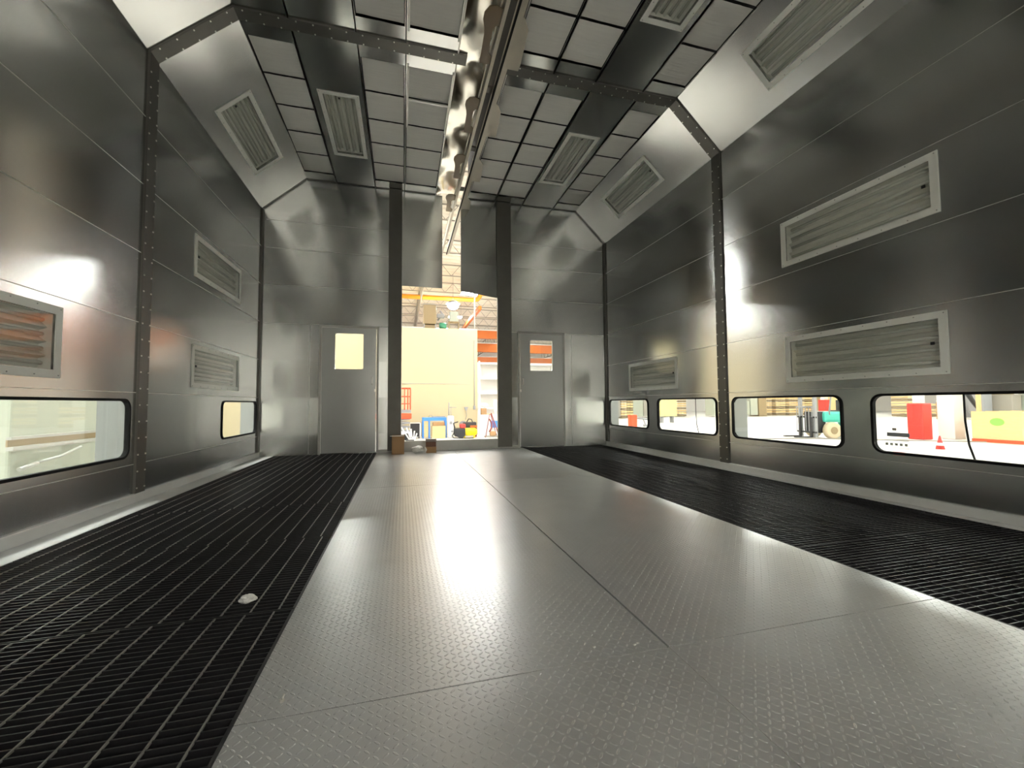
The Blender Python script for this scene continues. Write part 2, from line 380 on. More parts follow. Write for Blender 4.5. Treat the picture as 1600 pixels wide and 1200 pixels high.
# front end of the booth (behind the camera): wall with the wide entrance
FX0, FX1, FZ = -1.2, 2.95, 3.4
bm = bm_new()
add_plate(bm, [(XL, 0), (FX0, 0), (FX0, FZ), (SX0, FZ), (SX0, ZC), (CL, ZC), (XL, ZE)], [], TH, basis((0, Y0 - TH / 2, 0), (1, 0, 0), (0, 0, 1), (0, -1, 0)))
add_plate(bm, [(XR, 0), (XR, ZE), (CR, ZC), (SX1, ZC), (SX1, FZ), (FX1, FZ), (FX1, 0)], [], TH, basis((0, Y0 - TH / 2, 0), (1, 0, 0), (0, 0, 1), (0, -1, 0)))
struct('wall_front', bm, M['back'])
rib(RIBS[1], 'trim_5'); rib(RIBS[0], 'trim_6')

# sloped sheets with lamp holes, and the flat ceiling
def slope(name, a, b, lamps):
    A = Vector((a[0], 0, a[1])); B = Vector((b[0], 0, b[1])); ux = Vector((0, 1, 0)); uy = (B - A).normalized(); n = ux.cross(uy)
    l = (B - A).length; up = n if n.z > 0 else -n
    mx = basis(A + up * .015, ux, uy, n)
    bm = bm_new()
    add_plate(bm, [(Y0, 0), (D, 0), (D, l), (Y0, l)], [[(q[0], q[2]), (q[1], q[2]), (q[1], q[3]), (q[0], q[3])] for q in [hole(*x) for x in lamps]], .03, mx)
    struct(name, bm, M['cham'])
    return basis(A, ux, uy, n)
SL = slope('ceiling_slope_left', (XL, ZE), (CL, ZC), [(5.31, 6.67, .205, .685)])
SR = slope('ceiling_slope_right', (CR, ZC), (XR, ZE), [(5.32, 6.66, .205, .665), (2.10, 3.46, .205, .665)])
ceil_strips = [(CL, -1.12, 'f'), (-1.12, -.485, 'm'), (-.485, .015, 'f'), (.015, .57, 'f'), (1.155, 1.68, 'f'), (1.68, 2.215, 'f'), (2.215, 2.85, 'm'), (2.85, CR, 'f')]
CLAMPS = {1: [(5.29, 6.65, -1.03, -.55)], 6: [(5.29, 6.64, 2.27, 2.75), (2.14, 3.51, 2.29, 2.77)]}
bays = [(RIBS[1] + .07, D), (RIBS[0] + .07, RIBS[1] - .07), (Y0, RIBS[0] - .07)]
def filt_rows(bay):
    if bay == 0: return [4.665 + .522 * k for k in range(5)]
    if bay == 1: return [4.165 - .522 * (k + 1) for k in range(5)]
    return []
bm = bm_new(); bmf = bm_new()
MC = basis((0, 0, ZC + .015), (0, 1, 0), (1, 0, 0), (0, 0, 1))   # u=y v=x
for i, (x0, x1, t) in enumerate(ceil_strips):
    holes = []
    if t == 'm':
        for q in CLAMPS[i]:
            a = hole(*q); holes.append([(a[0], a[2]), (a[1], a[2]), (a[1], a[3]), (a[0], a[3])])
    if t == 'f':
        for bay in (0, 1):
            r = filt_rows(bay); a, b = min(r), max(r) + .522
            holes.append([(a, x0 + .012), (b, x0 + .012), (b, x1 - .012), (a, x1 - .012)])
    add_plate(bm, [(Y0, x0), (D, x0), (D, x1), (Y0, x1)], holes, .03, MC)
    for x in (x0, x1):
        if CL < x < CR:
            for a, b in bays: box(bmf, x - .006, x + .006, a, b, ZC - .012, ZC + .001)
for a, b in ((4.64, 5.72), (3.1, 4.19)):
    box(bmf, .028, .052, a, b, ZC - .016, ZC + .004); box(bmf, .545, .560, a, b, ZC - .016, ZC + .004)
for y in (5.187, 3.643): box(bmf, .03, .56, y - .014, y + .014, ZC - .014, ZC + .004)
co = struct('ceiling', bm, M['ceil'])
mesh_obj('filter_rails', bmf, M['seam'], co)
# unseen plenum and skirts above the ceiling (keeps the hall light out except through the crane slot)
bm = bm_new()
for x0, x1 in ((XL - .03, .56), (1.165, XR + .03)): box(bm, x0, x1, Y0, D + .03, ZC + .22, ZC + .25)
for x in (.550, 1.172): box(bm, x, x + .012, Y0, D + .03, ZC + .03, 6.1)  # skirts added well above the roof to block slanting lamp light
struct('ceiling_light_baffle', bm, M['void'])

# ceiling filters: one pad in each opening
def pad_mesh(wx):
    bm = bm_new(); nx, ny = 8, 8; wy = .492
    g = [[bm.verts.new((wx * (i / nx - .5), wy * (j / ny - .5), -.016 * (1 - abs(2 * i / nx - 1) ** 6) * (1 - abs(2 * j / ny - 1) ** 6) + .004 * noise.noise(Vector((i * 1.3, j * 1.1, wx * 9))))) for j in range(ny + 1)] for i in range(nx + 1)]
    for i in range(nx):
        for j in range(ny): bm.faces.new((g[i][j], g[i][j + 1], g[i + 1][j + 1], g[i + 1][j])).smooth = True
    return bm
rowname = {0: 'first from the rib', 1: 'second from the rib', 2: 'third from the rib', 3: 'fourth from the rib', 4: 'fifth from the rib'}
colname = {0: 'by the left slope', 2: 'right of the left ceiling lamp', 3: 'left of the crane slot', 4: 'right of the crane slot', 5: 'left of the right ceiling lamps', 7: 'by the right slope'}
for ci, (x0, x1, t) in enumerate(ceil_strips):
    if t != 'f': continue
    first = None
    for bay in (0, 1):
        for k, y in enumerate(filt_rows(bay)):
            if bay == 1 and k > 2: continue
            wx = x1 - x0 - .042
            if first is None:
                o = first = mesh_obj('ceiling_filter', pad_mesh(wx), M['filter'])
            else: o = dup(first)
            o.location = ((x0 + x1) / 2, y + .261, ZC + .018)
            lab = 'filter pad %s, %s on its %s side' % (colname[ci], rowname[k], 'far' if bay == 0 else 'near')
            tag(o, lab, 'filter', 'ceiling filter pads')
bm = bm_new()
for i, (x0, x1, t) in enumerate(ceil_strips):
    if t == 'f': box(bm, x0 + .005, x1 - .005, 1.5, D - .2, ZC + .05, ZC + .06)
struct('ceiling_backing', bm, M['void'])

# ------------------------------------------------------------------ booth lamps (unlit)
def make_lamp(l, w):
    t = bpy.data.objects.new('booth_lamp', None); COL.objects.link(t)
    b = .055; hl, hw = l / 2, w / 2
    bm = bm_new()
    add_plate(bm, [(-hl, -hw), (hl, -hw), (hl, hw), (-hl, hw)], [[(-hl + b, -hw + b), (hl - b, -hw + b), (hl - b, hw - b), (-hl + b, hw - b)]], .006, Matrix.Translation((0, 0, .004)))
    mesh_obj('frame', bm, M['lampframe'], t)
    bm = bm_new(); dp = -.085
    # recessed tray with five folded ridges running lengthwise
    hi, hj = hl - b + .003, hw - b + .003
    prof = [(-hj, .0), (-hj, dp)]
    n = 4; step = 2 * hj / n
    for k in range(n):
        c = -hj + step * k
        prof += [(c + step * .35, dp - .0), (c + step * .85, dp + .0)] if k < n - 1 else [(c + step * .5, dp)]
        if k < n - 1: prof += [(c + step * 1.0, dp + .045)]
    prof += [(hj, dp), (hj, 0)]
    va = [bm.verts.new((-hi, y, z)) for y, z in prof]; vb = [bm.verts.new((hi, y, z)) for y, z in prof]
    for k in range(len(prof) - 1): bm.faces.new((va[k], va[k + 1], vb[k + 1], vb[k]))
    for x in (-hi, hi): bm.faces.new([bm.verts.new(p) for p in ((x, -hj, 0), (x, hj, 0), (x, hj, dp - .002), (x, -hj, dp - .002))])
    box(bm, -hi, hi, -hj, hj, dp - .02, dp - .008)
    mesh_obj('reflector_tray', bm, M['lampin'], t)
    for k in range(n):
        y = -hj + step * (k + .5)
        bm = bm_new(); tube(bm, [(-hi + .03, y, dp + .035), (hi - .03, y, dp + .035)], .013, 10)
        mesh_obj('lamp_tube', bm, M['tube'], t)
    bm = bm_new(); box(bm, -hi, hi, -hj, hj, -.004, -.001); mesh_obj('cover_glass', bm, M['lampglass'], t)
    bm = bm_new(); box(bm, -hl + b + .03, -hl + b + .055, -.012, .012, -.001, .008, .002); mesh_obj('latch', bm, M['black'], t)
    for i in range(8):
        for s in (-1, 1):
            c = bpy.data.objects.new('screw', SCREW); COL.objects.link(c); c.parent = t; c.location = ((-1 + 2 * i / 7) * (hl - .02), s * (hw - .018), .007)
    return t
bmb = bm_new(); prism(bmb, [(.0045 * math.cos(math.pi * k / 4), .0045 * math.sin(math.pi * k / 4)) for k in range(8)], 0, .003)
SCREW = bpy.data.meshes.new('screw'); bmesh.ops.recalc_face_normals(bmb, faces=bmb.faces); bmb.to_mesh(SCREW); bmb.free(); SCREW.materials.append(M['frame'])
proto = make_lamp(1.365, .485)
lampspecs = []
# latch side is local -x; local +z faces into the booth
for (a, b, c, d), lab in zip(LAMPS['L'], ('unlit booth lamp low on the left wall, nearest the camera, its glass mirroring hall lights', 'unlit booth lamp low on the left wall beyond the bolted post', 'unlit booth lamp high on the left wall beyond the bolted post')):
    lampspecs.append((basis((XL, (a + b) / 2, (c + d) / 2), (0, 1, 0), (0, 0, 1), (1, 0, 0)), lab))
for (a, b, c, d), lab in zip(LAMPS['R'], ('unlit booth lamp low on the right wall, right of the bolted post', 'unlit booth lamp high on the right wall, right of the bolted post', 'small looking unlit booth lamp low on the right wall, left of the bolted post')):
    lampspecs.append((basis((XR, (a + b) / 2, (c + d) / 2), (0, 1, 0), (0, 0, -1), (-1, 0, 0)), lab))
def onslope(Mx, a, b, c, d, right):
    o = Mx @ Vector(((a + b) / 2, (c + d) / 2, 0)); ux = Vector((0, 1, 0)); n = Mx.to_3x3() @ Vector((0, 0, 1))
    if n.z > 0: n = -n
    return basis(o, ux, n.cross(ux), n)
lampspecs.append((onslope(SL, 5.31, 6.67, .205, .685, 0), 'unlit booth lamp set in the left sloped panel'))
lampspecs.append((onslope(SR, 5.32, 6.66, .205, .665, 1), 'unlit booth lamp in the right sloped panel beyond the bolted rib'))
lampspecs.append((onslope(SR, 2.10, 3.46, .205, .665, 1), 'unlit booth lamp in the right sloped panel, cut by the top of the photo'))
for i, labs in ((1, ('unlit lamp in the flat ceiling left of the crane slot',)), (6, ('unlit ceiling lamp right of the crane slot, beyond the bolted rib', 'unlit ceiling lamp right of the crane slot, on the near side of the rib'))):
    for (a, b, c, d), lab in zip(CLAMPS[i], labs):
        lampspecs.append((basis(((c + d) / 2, (a + b) / 2, ZC), (0, 1, 0), (1, 0, 0), (0, 0, -1)), lab))
for i, (mx, lab) in enumerate(lampspecs):
    o = proto if i == 0 else dup(proto)
    o.matrix_world = mx
    tag(o, lab, 'lamp', 'unlit booth lamps')

# ------------------------------------------------------------------ windows
wn = 1
def window(side, a, b):
    global wn
    Mx = M_LEFT if side == 'L' else M_RIGHT
    bm = bm_new()
    add_plate(bm, rrect(a - .014, b + .014, WZ0 - .014, WZ1 + .014, .088), [rrect(a + .006, b - .006, WZ0 + .006, WZ1 - .006, .07)], TH + .022, Mx)
    f = struct('window_%d' % wn, bm, M['rubber'])
    bm = bm_new(); add_plate(bm, rrect(a, b, WZ0, WZ1, .075), [], .005, Mx)
    mesh_obj('pane', bm, M['glass'], f); wn += 1
    return f
for s in 'LR':
    for a, b in wins[s]: window(s, a, b)
# outer stiffening frames of the booth, seen through the windows
tn = 7
for x0, x1 in ((XL - TH - .21, XL - TH), (XR + TH, XR + TH + .19)):
    for y in (RIBS[0], RIBS[1], D - .04):
        bm = bm_new(); box(bm, x0, x1, y - .16, y - .13, HF, ZC); box(bm, x0, x1, y + .13, y + .16, HF, ZC)
        if y > 7: bm.free(); bm = bm_new(); box(bm, x0, x1, y - .05, y + .03, HF, ZC)
        struct('trim_%d' % tn, bm, M['extframe']); tn += 1

# ------------------------------------------------------------------ doors in the end wall
def door(idx, a, win, hinge_right):
    x0, x1, z0, z1 = a
    bm = bm_new()
    add_plate(bm, [(x0 - .035, 0.0), (x0 - .035, z1 + .035), (x1 + .035, z1 + .035), (x1 + .035, 0.0), (x1 - .002, 0.0), (x1 - .002, z1 - .002), (x0 + .002, z1 - .002), (x0 + .002, 0.0)], [], TH + .024, M_BACK)
    f = struct('door_%d' % idx, bm, M['frame'])
    bm = bm_new()
    w = win; c = .02
    hole_ = [(w[0] + c, w[2]), (w[1], w[2]), (w[1], w[3] - c), (w[1] - c, w[3]), (w[0], w[3]), (w[0], w[2] + c)] if False else [(w[0], w[2]), (w[1] - c, w[2]), (w[1], w[2] + c), (w[1], w[3]), (w[0] + c, w[3]), (w[0], w[3] - c)]
    add_plate(bm, [(x0 + .008, z0), (x1 - .008, z0), (x1 - .008, z1 - .008), (x0 + .008, z1 - .008)], [hole_], .045, M_BACK @ Matrix.Translation((0, 0, -.004)))
    leaf = mesh_obj('door_leaf', bm, M['door'], f)
    bm = bm_new(); box(bm, w[0] - .004, w[1] + .004, D + .018, D + .022, w[2] - .004, w[3] + .004); mesh_obj('pane', bm, M['glass'], leaf)
    hx = x1 - .07 if hinge_right == 0 else x0 + .06
    bm = bm_new()
    prism(bm, rrect(-.02, .02, -.085, .085, .012), 0, .006, basis((hx, D - .001, 1.23), (1, 0, 0), (0, 0, 1), (0, -1, 0)))
    tube(bm, [(hx, D - .004, 1.30), (hx, D - .045, 1.30), (hx, D - .052, 1.285), (hx, D - .052, 1.20), (hx, D - .045, 1.185), (hx, D - .004, 1.185)], .008, 10)
    mesh_obj('door_handle', bm, M['bolt'], leaf)
    bm = bm_new(); lx = hx + (.045 if hinge_right == 0 else -.04)
    box(bm, lx - .012, lx + .012, D - .018, D, 1.05, 1.10, .003); mesh_obj('door_latch', bm, M['bolt'], leaf)
    return f
door(1, D1, (-1.115, -.66, 1.44, 2.055), 0)
door(2, D2, (2.36, 2.815, 1.46, 2.045), 1)

# ------------------------------------------------------------------ floor: tread plates, gratings, ledges, pit
plates = [(GL, SC - .003, 4.403, D - .02, 'tread plate in the far left corner of the walkway, brightest by the opening'), (SC + .003, GR, 4.403, D - .02, 'tread plate in the far right corner of the walkway'),
          (GL, SC - .005, 1.272, 4.397, 'middle tread plate left of the centre seam'), (SC + .004, GR, 1.272, 4.397, 'middle tread plate right of the centre seam'),
          (GL, SC - .0015, Y0, 1.268, 'nearest tread plate left of the centre seam'), (SC + .0015, GR, Y0, 1.268, 'nearest tread plate right of the centre seam')]
for x0, x1, y0, y1, lab in plates:
    bm = bm_new(); box(bm, x0, x1, y0, y1, -.008, 0)
    tag(mesh_obj('tread_plate', bm, M['tread']), lab, 'floor plate', 'tread plates of the walkway')
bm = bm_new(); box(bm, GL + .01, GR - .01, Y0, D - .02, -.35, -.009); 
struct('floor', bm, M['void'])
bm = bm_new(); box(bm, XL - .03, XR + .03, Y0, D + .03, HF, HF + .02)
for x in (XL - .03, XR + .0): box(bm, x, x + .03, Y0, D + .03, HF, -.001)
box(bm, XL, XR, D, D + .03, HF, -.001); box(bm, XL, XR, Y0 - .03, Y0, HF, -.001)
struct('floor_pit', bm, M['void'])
LGX, RGX = -2.04, 3.84
bm = bm_new(); box(bm, XL, LGX, Y0, D, -.03, 0); box(bm, XL, XL + .03, Y0, D, 0, .075, .004)
struct('baseboard_left', bm, M['ledge'])
bm = bm_new(); box(bm, RGX, XR, Y0, D, -.03, 0); box(bm, XR - .03, XR, Y0, D, 0, .07, .004)
struct('baseboard_right', bm, M['ledge'])
breaks = [Y0, -1.03, -.05, .93, 1.92, 2.895, 3.86, 4.84, 5.81, 6.78, D - .01]
ordn = ['first', 'second', 'third', 'fourth', 'fifth', 'sixth', 'seventh', 'eighth']
def grating(x0, x1, side):
    sel = [i for i in range(len(breaks) - 1) if breaks[i + 1] > (.2 if side == 'left' else 1.2)]
    n = len(sel)
    for j, i in enumerate(sel):
        y0, y1 = breaks[i] + .004, breaks[i + 1] - .004
        bm = bm_new(); y = y0 + .003
        while y < y1 - .002:
            box(bm, x0 + .004, x1 - .004, y - .0025, y + .0025, -.030, -.002); y += .0305
        for x in (x0 + .003, x1 - .003): box(bm, x - .003, x + .003, y0, y1, -.032, -.001)
        g = mesh_obj('floor_grating', bm, M['grate'])
        where = 'counted from the camera' 
        tag(g, '%s black floor grating panel on the %s side, %s' % (ordn[j], side, where), 'grating', 'floor gratings')
        bm = bm_new(); sh = random.uniform(-.012, .012); x = x0 + .085 + sh
        while x < x1 - .02:
            hw = .0027 if side == 'left' else .0016
            box(bm, x - hw, x + hw, y0 + .004, y1 - .004, -.006, -.0005 if side == 'left' else -.0022); x += .1045
        mesh_obj('cross_rods', bm, M['rod'] if side == 'left' else M['grate'], g)
grating(LGX, GL - .006, 'left'); grating(GR + .006, RGX, 'right')
bm = bm_new(); box(bm, GL - .007, GL - .0005, Y0, D - .02, -.03, -.0015); box(bm, GR + .0005, GR + .007, Y0, D - .02, -.03, -.0015); struct('trim_13', bm, M['grate'])

# ------------------------------------------------------------------ crane slot seal on the ceiling
t = thing('crane_slot_seal', (0.9, 4, 4.5), 'cream railed slot seal with brown rubber flaps running down the middle of the ceiling', 'slot seal')
YB = D + 2.4
def sealpart(name, bm, m): 
    o = mesh_obj(name, bm, m, t); o.matrix_parent_inverse = Matrix.Translation((-.9, -4, -4.5)); return o
bm = bm_new(); box(bm, .885, .922, Y0, YB, 4.46, 4.60); box(bm, .855, .868, Y0, YB, 4.50, 4.515); sealpart('rail', bm, M['rail'])
bm = bm_new(); box(bm, 1.022, 1.056, Y0, YB, 4.46, 4.60); box(bm, 1.056, 1.085, Y0, YB, 4.475, 4.485); sealpart('rail', bm, M['rail'])
bm = bm_new(); box(bm, 1.002, 1.021, Y0, YB, 4.452, 4.478); sealpart('rubber_lip', bm, M['rubber'])
y = Y0 + .55
while y < D - .1:
    bm = bm_new(); box(bm, .915, 1.03, y, y + .09, 4.60, 4.63); sealpart('bridge_plate', bm, M['dark']); y += 1.19
bm = bm_new(); box(bm, 1.05, 1.17, Y0, D, 4.668, 4.674); sealpart('light_stop_strip', bm, M['ceil'])  # added strip, closes the gap so slot light misses the right wall
for k, ye in enumerate((3.0, 4.19, 5.36, 6.53, 7.72)):
    fo = [(-.005, -.64), (-.07, -.66), (-.13, -.64), (-.165, -.57), (-.165, -.50), (-.14, -.42), (-.125, -.34), (-.118, -.2), (-.11, 0), (-.0, 0), (-.0, -.10), (-.035, -.14), (-.045, -.25), (-.05, -.42), (-.03, -.46), (-.0, -.46)]
    bm = bm_new(); prism(bm, [(.885 + a, ye + b) for a, b in fo], 4.485, 4.497)
    box(bm, .775, .885, ye - .004, ye + .004, 4.485, 4.53)
    sealpart('flap', bm, M['flap'])
    bm = bm_new(); prism(bm, [(1.085, ye - .62), (1.10, ye - .62), (1.17, ye - .5), (1.205, ye - .1), (1.205, ye), (1.085, ye)], 4.475, 4.483); sealpart('side_plate', bm, M['rail'])
# flexible bright foil closing the left half of the slot
bm = bm_new(); nx, ny = 8, 150
g = [[None] * (ny + 1) for _ in range(nx + 1)]
for i in range(nx + 1):
    for j in range(ny + 1):
        u = i / nx; yy = Y0 + (D - Y0) * j / ny
        amp = math.sin(math.pi * u) ** .8
        z = ZC + .012 + amp * (.020 * math.sin(yy * 5.27 + .6) * 1 + .012 * math.sin(yy * 11 + 1) * u + .010 * noise.noise(Vector((u * 2, yy * 1.5, 0)))) + .02 * amp
        g[i][j] = bm.verts.new((.565 + .33 * u, yy, z))
for i in range(nx):
    for j in range(ny): bm.faces.new((g[i][j], g[i][j + 1], g[i + 1][j + 1], g[i + 1][j])).smooth = True
foil = sealpart('foil_curtain', bm, M['shiny'])

# ------------------------------------------------------------------ small things on the booth floor
t = thing('cardboard_box', (-.07, 7.27, 0), 'tall brown open cardboard box standing at the foot of the left dark post', 'box')
bm = bm_new()
for q in ((-.1, .1, -.1, -.095), (-.1, .1, .095, .1), (-.1, -.095, -.1, .1), (.095, .1, -.1, .1)): box(bm, *q, 0.001, .31)
box(bm, -.1, .1, -.1, .1, .001, .006); mesh_obj('body', bm, M['cardboard'], t)
bm = bm_new(); prism(bm, [(-.13, -.17), (.1, -.17), (.1, -.1), (-.12, -.1)], .307, .311); mesh_obj('front_flap', bm, M['bag'], t)
bm = bm_new(); box(bm, .1, .106, -.1, .1, .2, .32); mesh_obj('side_flap', bm, M['cardboard'], t)
def lump(name, loc, s, seed, m, sub=4, amp=.35):
    bm = bm_new(); bmesh.ops.create_icosphere(bm, subdivisions=sub, radius=1)
    for v in bm.verts:
        d = 1 + amp * noise.noise(v.co * 1.6 + Vector((seed, 0, 0))) + .5 * amp * abs(noise.noise(v.co * 4.2 + Vector((0, seed, 0))))
        v.co = Vector((v.co.x * s[0] * d, v.co.y * s[1] * d, v.co.z * s[2] * d))
    zm = min(v.co.z for v in bm.verts)
    for v in bm.verts: v.co.z -= zm
    return mesh_obj(name, bm, m, loc=loc, smooth=False)
tag(lump('plastic_bag', (.25, 7.25, 0.001), (.10, .07, .055), 3.1, M['bag']), 'crumpled white plastic bag lying on the tread plate before the sill', 'bag')
tag(lump('paper_scrap', (.378, 7.20, 0.001), (.022, .03, .045), 8.2, M['bag'], 3), 'small white paper scrap between the plastic bag and the brown cartons', 'paper')
t = thing('carton', (.475, 7.27, 0), 'small dark brown carton with grey lid, stacked on a flatter one before the sill', 'box')
t.location.z = .105
bm = bm_new(); box(bm, -.085, .085, -.06, .06, .001, .085, .003); mesh_obj('body', bm, M['carddark'], t)
bm = bm_new(); prism(bm, [(-.088, .085), (.088, .085), (.092, .135), (-.092, .135)], -.004, 0, basis((0, -.06, 0), (1, 0, 0), (0, 0, 1), (0, -1, 0))); box(bm, -.088, .088, -.06, .06, .085, .09); mesh_obj('lid', bm, M['cardgrey'], t)
bm = bm_new(); box(bm, -.08, .09, -.07, .07, .001, .104, .006)
tag(mesh_obj('carton', bm, M['cardboard'], loc=(.475, 7.27, 0)), 'flat shaded brown carton underneath the carton with the grey lid', 'box')
tag(lump('paper_scrap', (-.63, 2.02, -.001), (.030, .020, .017), 5.5, M['bag'], 3), 'small white crumpled scrap lying on the left floor grating', 'paper')
bm = bm_new(); prism(bm, [(.007 * math.cos(math.pi * k / 3), .007 * math.sin(math.pi * k / 3)) for k in range(6)], 0, .006); tube(bm, [(0, 0, .006), (.004, .006, .016)], .003, 8)
tag(mesh_obj('loose_bolt', bm, M['bolt'], loc=(-.325, 1.335, 0.0)), 'tiny loose bolt on the nearest left edge of the tread plates', 'bolt')
for k, (x, y, s) in enumerate(((.64, 1.335, .006), (.78, 1.31, .006), (.795, 1.318, .005), (1.03, 1.262, .005), (1.10, 1.262, .004))):
    tag(lump('paint_chip', (x, y, 0.0), (s, s * .7, s * .35), k, M['bag'], 2), 'tiny white paint chip by the near cross seam, %s from the left' % ordn[k], 'debris', 'white chips along the cross seam')

# ------------------------------------------------------------------ the hall around the booth
HX0, HX1, HY0, HY1, HZ = -26, 78, -24, 66, 9.7
bm = bm_new(); box(bm, HX0, HX1, HY0, HY1, HF - .1, HF); struct('floor_hall', bm, M['hallfloor'])
def wall(name, *b, m='white'):
    bm = bm_new(); box(bm, *b); struct(name, bm, M[m])
wall('wall_hall_far', HX0, HX1, HY1, HY1 + .2, HF, HZ); wall('wall_hall_near', HX0, HX1, HY0 - .2, HY0, HF, HZ)
wall('wall_hall_left', HX0 - .2, HX0, HY0, HY1, HF, HZ); wall('wall_hall_right', HX1, HX1 + .2, HY0, HY1, HF, HZ)
bm = bm_new(); P = .6; x0, x1 = HX0, HX1; y = HY0; vs = []
prof = []
while y < HY1:
    prof += [(y, 0), (y + .35, 0), (y + .42, .09), (y + .53, .09)]; y += P
for (a, za), (b, zb) in zip(prof, prof[1:]):
    bm.faces.new([bm.verts.new(p) for p in ((x0, a, HZ + za), (x1, a, HZ + za), (x1, b, HZ + zb), (x0, b, HZ + zb))])
struct('ceiling_hall', bm, M['deck'])
# roof trusses
def truss(name, a, b, h, n, r=.05):
    A = Vector(a); B = Vector(b); bm = bm_new(); up = Vector((0, 0, h))
    tube(bm, [A, B], r, 4); tube(bm, [A + up, B + up], r, 4)
    for k in range(n):
        p = A + (B - A) * k / n; q = A + (B - A) * (k + .5) / n; s = A + (B - A) * (k + 1) / n
        tube(bm, [p, q + up], r * .5, 4, False); tube(bm, [q + up, s], r * .5, 4, False)
    return struct(name, bm, M['joist'])
for k, y in enumerate(range(10, 64, 4)): truss('beam_joist', (-12, y, HZ - .75), (34, y, HZ - .75), .7, 40, .035)
for k, x in enumerate((-8, 1.2, 11, 22)): truss('beam_girder', (x, 8, HZ - 1.6), (x, 64, HZ - 1.6), 1.5, 36, .06)

# cream room with mezzanine
bm = bm_new(); box(bm, -24, 4.09, 23, 34, HF, 5.02, .02)
wc = struct('wall_cream_room', bm, M['cream'])
bm = bm_new(); box(bm, -23, 3.68, 22.985, 23.0, 1.925, 1.945); mesh_obj('panel_seam', bm, M['grey'], wc)
t = thing('conduit', (3.9, 22.95, 0), 'thin grey conduit with a switch box running down the cream wall', 'conduit')
bm = bm_new(); tube(bm, [(0, 0, .7), (0, 0, 4.4)], .022, 8); mesh_obj('pipe', bm, M['grey'], t)
bm = bm_new(); box(bm, -.06, .06, -.04, .05, .5, .72, .01); mesh_obj('switch_box', bm, M['grey'], t)
t = thing('wall_bracket', (3.43, 22.93, .55), 'small grey bracket with dangling cord on the cream wall above the compressor', 'bracket')
bm = bm_new(); prism(bm, [(-.12, .1), (.12, .1), (.03, -.1), (-.03, -.1)], -.03, .03, basis((0, 0, 0), (1, 0, 0), (0, 0, 1), (0, -1, 0))); mesh_obj('plate', bm, M['grey'], t)
bm = bm_new(); tube(bm, [(0, 0, -.08), (.03, -.02, -.35), (-.04, -.03, -.6)], .012, 6); mesh_obj('cord', bm, M['grey'], t)

# hall lamps
def make_hall_lamp():
    t = bpy.data.objects.new('high_bay_light', None); COL.objects.link(t)
    bm = bm_new(); box(bm, -.62, .62, -.42, .42, 0, .08, .01); mesh_obj('housing', bm, M['white'], t)
    for s in (-1, 1):
        bm = bm_new(); box(bm, min(s * .06, s * .56), max(s * .06, s * .56), -.36, .36, -.012, -.002); mesh_obj('diffuser', bm, M['lit'], t)
    for sx in (-.5, .5):
        bm = bm_new(); tube(bm, [(sx, 0, .08), (sx, 0, 1.2)], .01, 6); mesh_obj('hanger', bm, M['joist'], t)
    return t
hl0 = None
ordn2 = ['first', 'second', 'third', 'fourth', 'fifth', 'sixth', 'seventh', 'eighth', 'ninth', 'tenth', 'eleventh', 'twelfth']
for x in range(-21, 62, 8):
    for y in range(-20, 60, 8):
        if (x, y) == (-5, 4): continue
        if hl0 is None: o = hl0 = make_hall_lamp()
        else: o = dup(hl0)
        o.location = (x + 1.5, y + .5, 8.55)
        ix, iy = (x + 21) // 8, (y + 20) // 8
        part = ordn2[ix] + ' from the left'
        if y > 10: lab = 'high bay light in the %s row beyond the end wall, %s' % (ordn2[iy - 4], part)
        elif y < 0: lab = 'high bay light in the %s row behind the camera, %s' % (ordn2[2 - iy], part)
        else: lab = 'high bay light in the %s row beside the booth, %s' % (ordn2[iy - 3], part)
        tag(o, lab, 'light', 'high bay lights in the hall')
for (x, y), nm in zip(((-4.6, 2.7), (-4.6, 4.1), (-4.6, 6.1), (-4.6, 7.5)), ordn2):  # row added outside the grid to brighten the streak on the left ledge
    o = dup(hl0); o.location = (x, y, 8.55)
    tag(o, 'added high bay light above the left side of the booth, %s from the camera' % nm, 'light', 'added high bay lights beside the booth')
# orange pipe near the roof
bm = bm_new(); pts = [(-14, 30, 8.45), (5.0, 30, 8.52), (5.35, 30, 8.55), (5.5, 30, 8.75), (5.62, 30, 8.98), (5.9, 30, 9.02), (6.5, 30, 9.02)]
tube(bm, pts, .16, 12)
tag(mesh_obj('ceiling_pipe', bm, M['pipe']), 'orange pipe with an upward jog running under the hall roof', 'pipe')
for y, z0, z1, lab in ((38, 6.93, 7.66, 'nearest and highest looking orange crane girder under the roof'), (46, 6.68, 7.63, 'middle orange crane girder seen between the other two'), (58, 6.27, 7.46, 'farthest and lowest looking orange crane girder')):
    t = thing('crane_girder', (0, y, 0), lab, 'crane girder', 'orange crane girders')
    bm = bm_new(); box(bm, HX0, HX1, -.25, .25, z0, z1, .02); mesh_obj('beam', bm, M['orange'], t)
    bm = bm_new(); box(bm, HX0, HX1, -.4, .4, z1, z1 + .08); mesh_obj('rail', bm, M['white'], t)
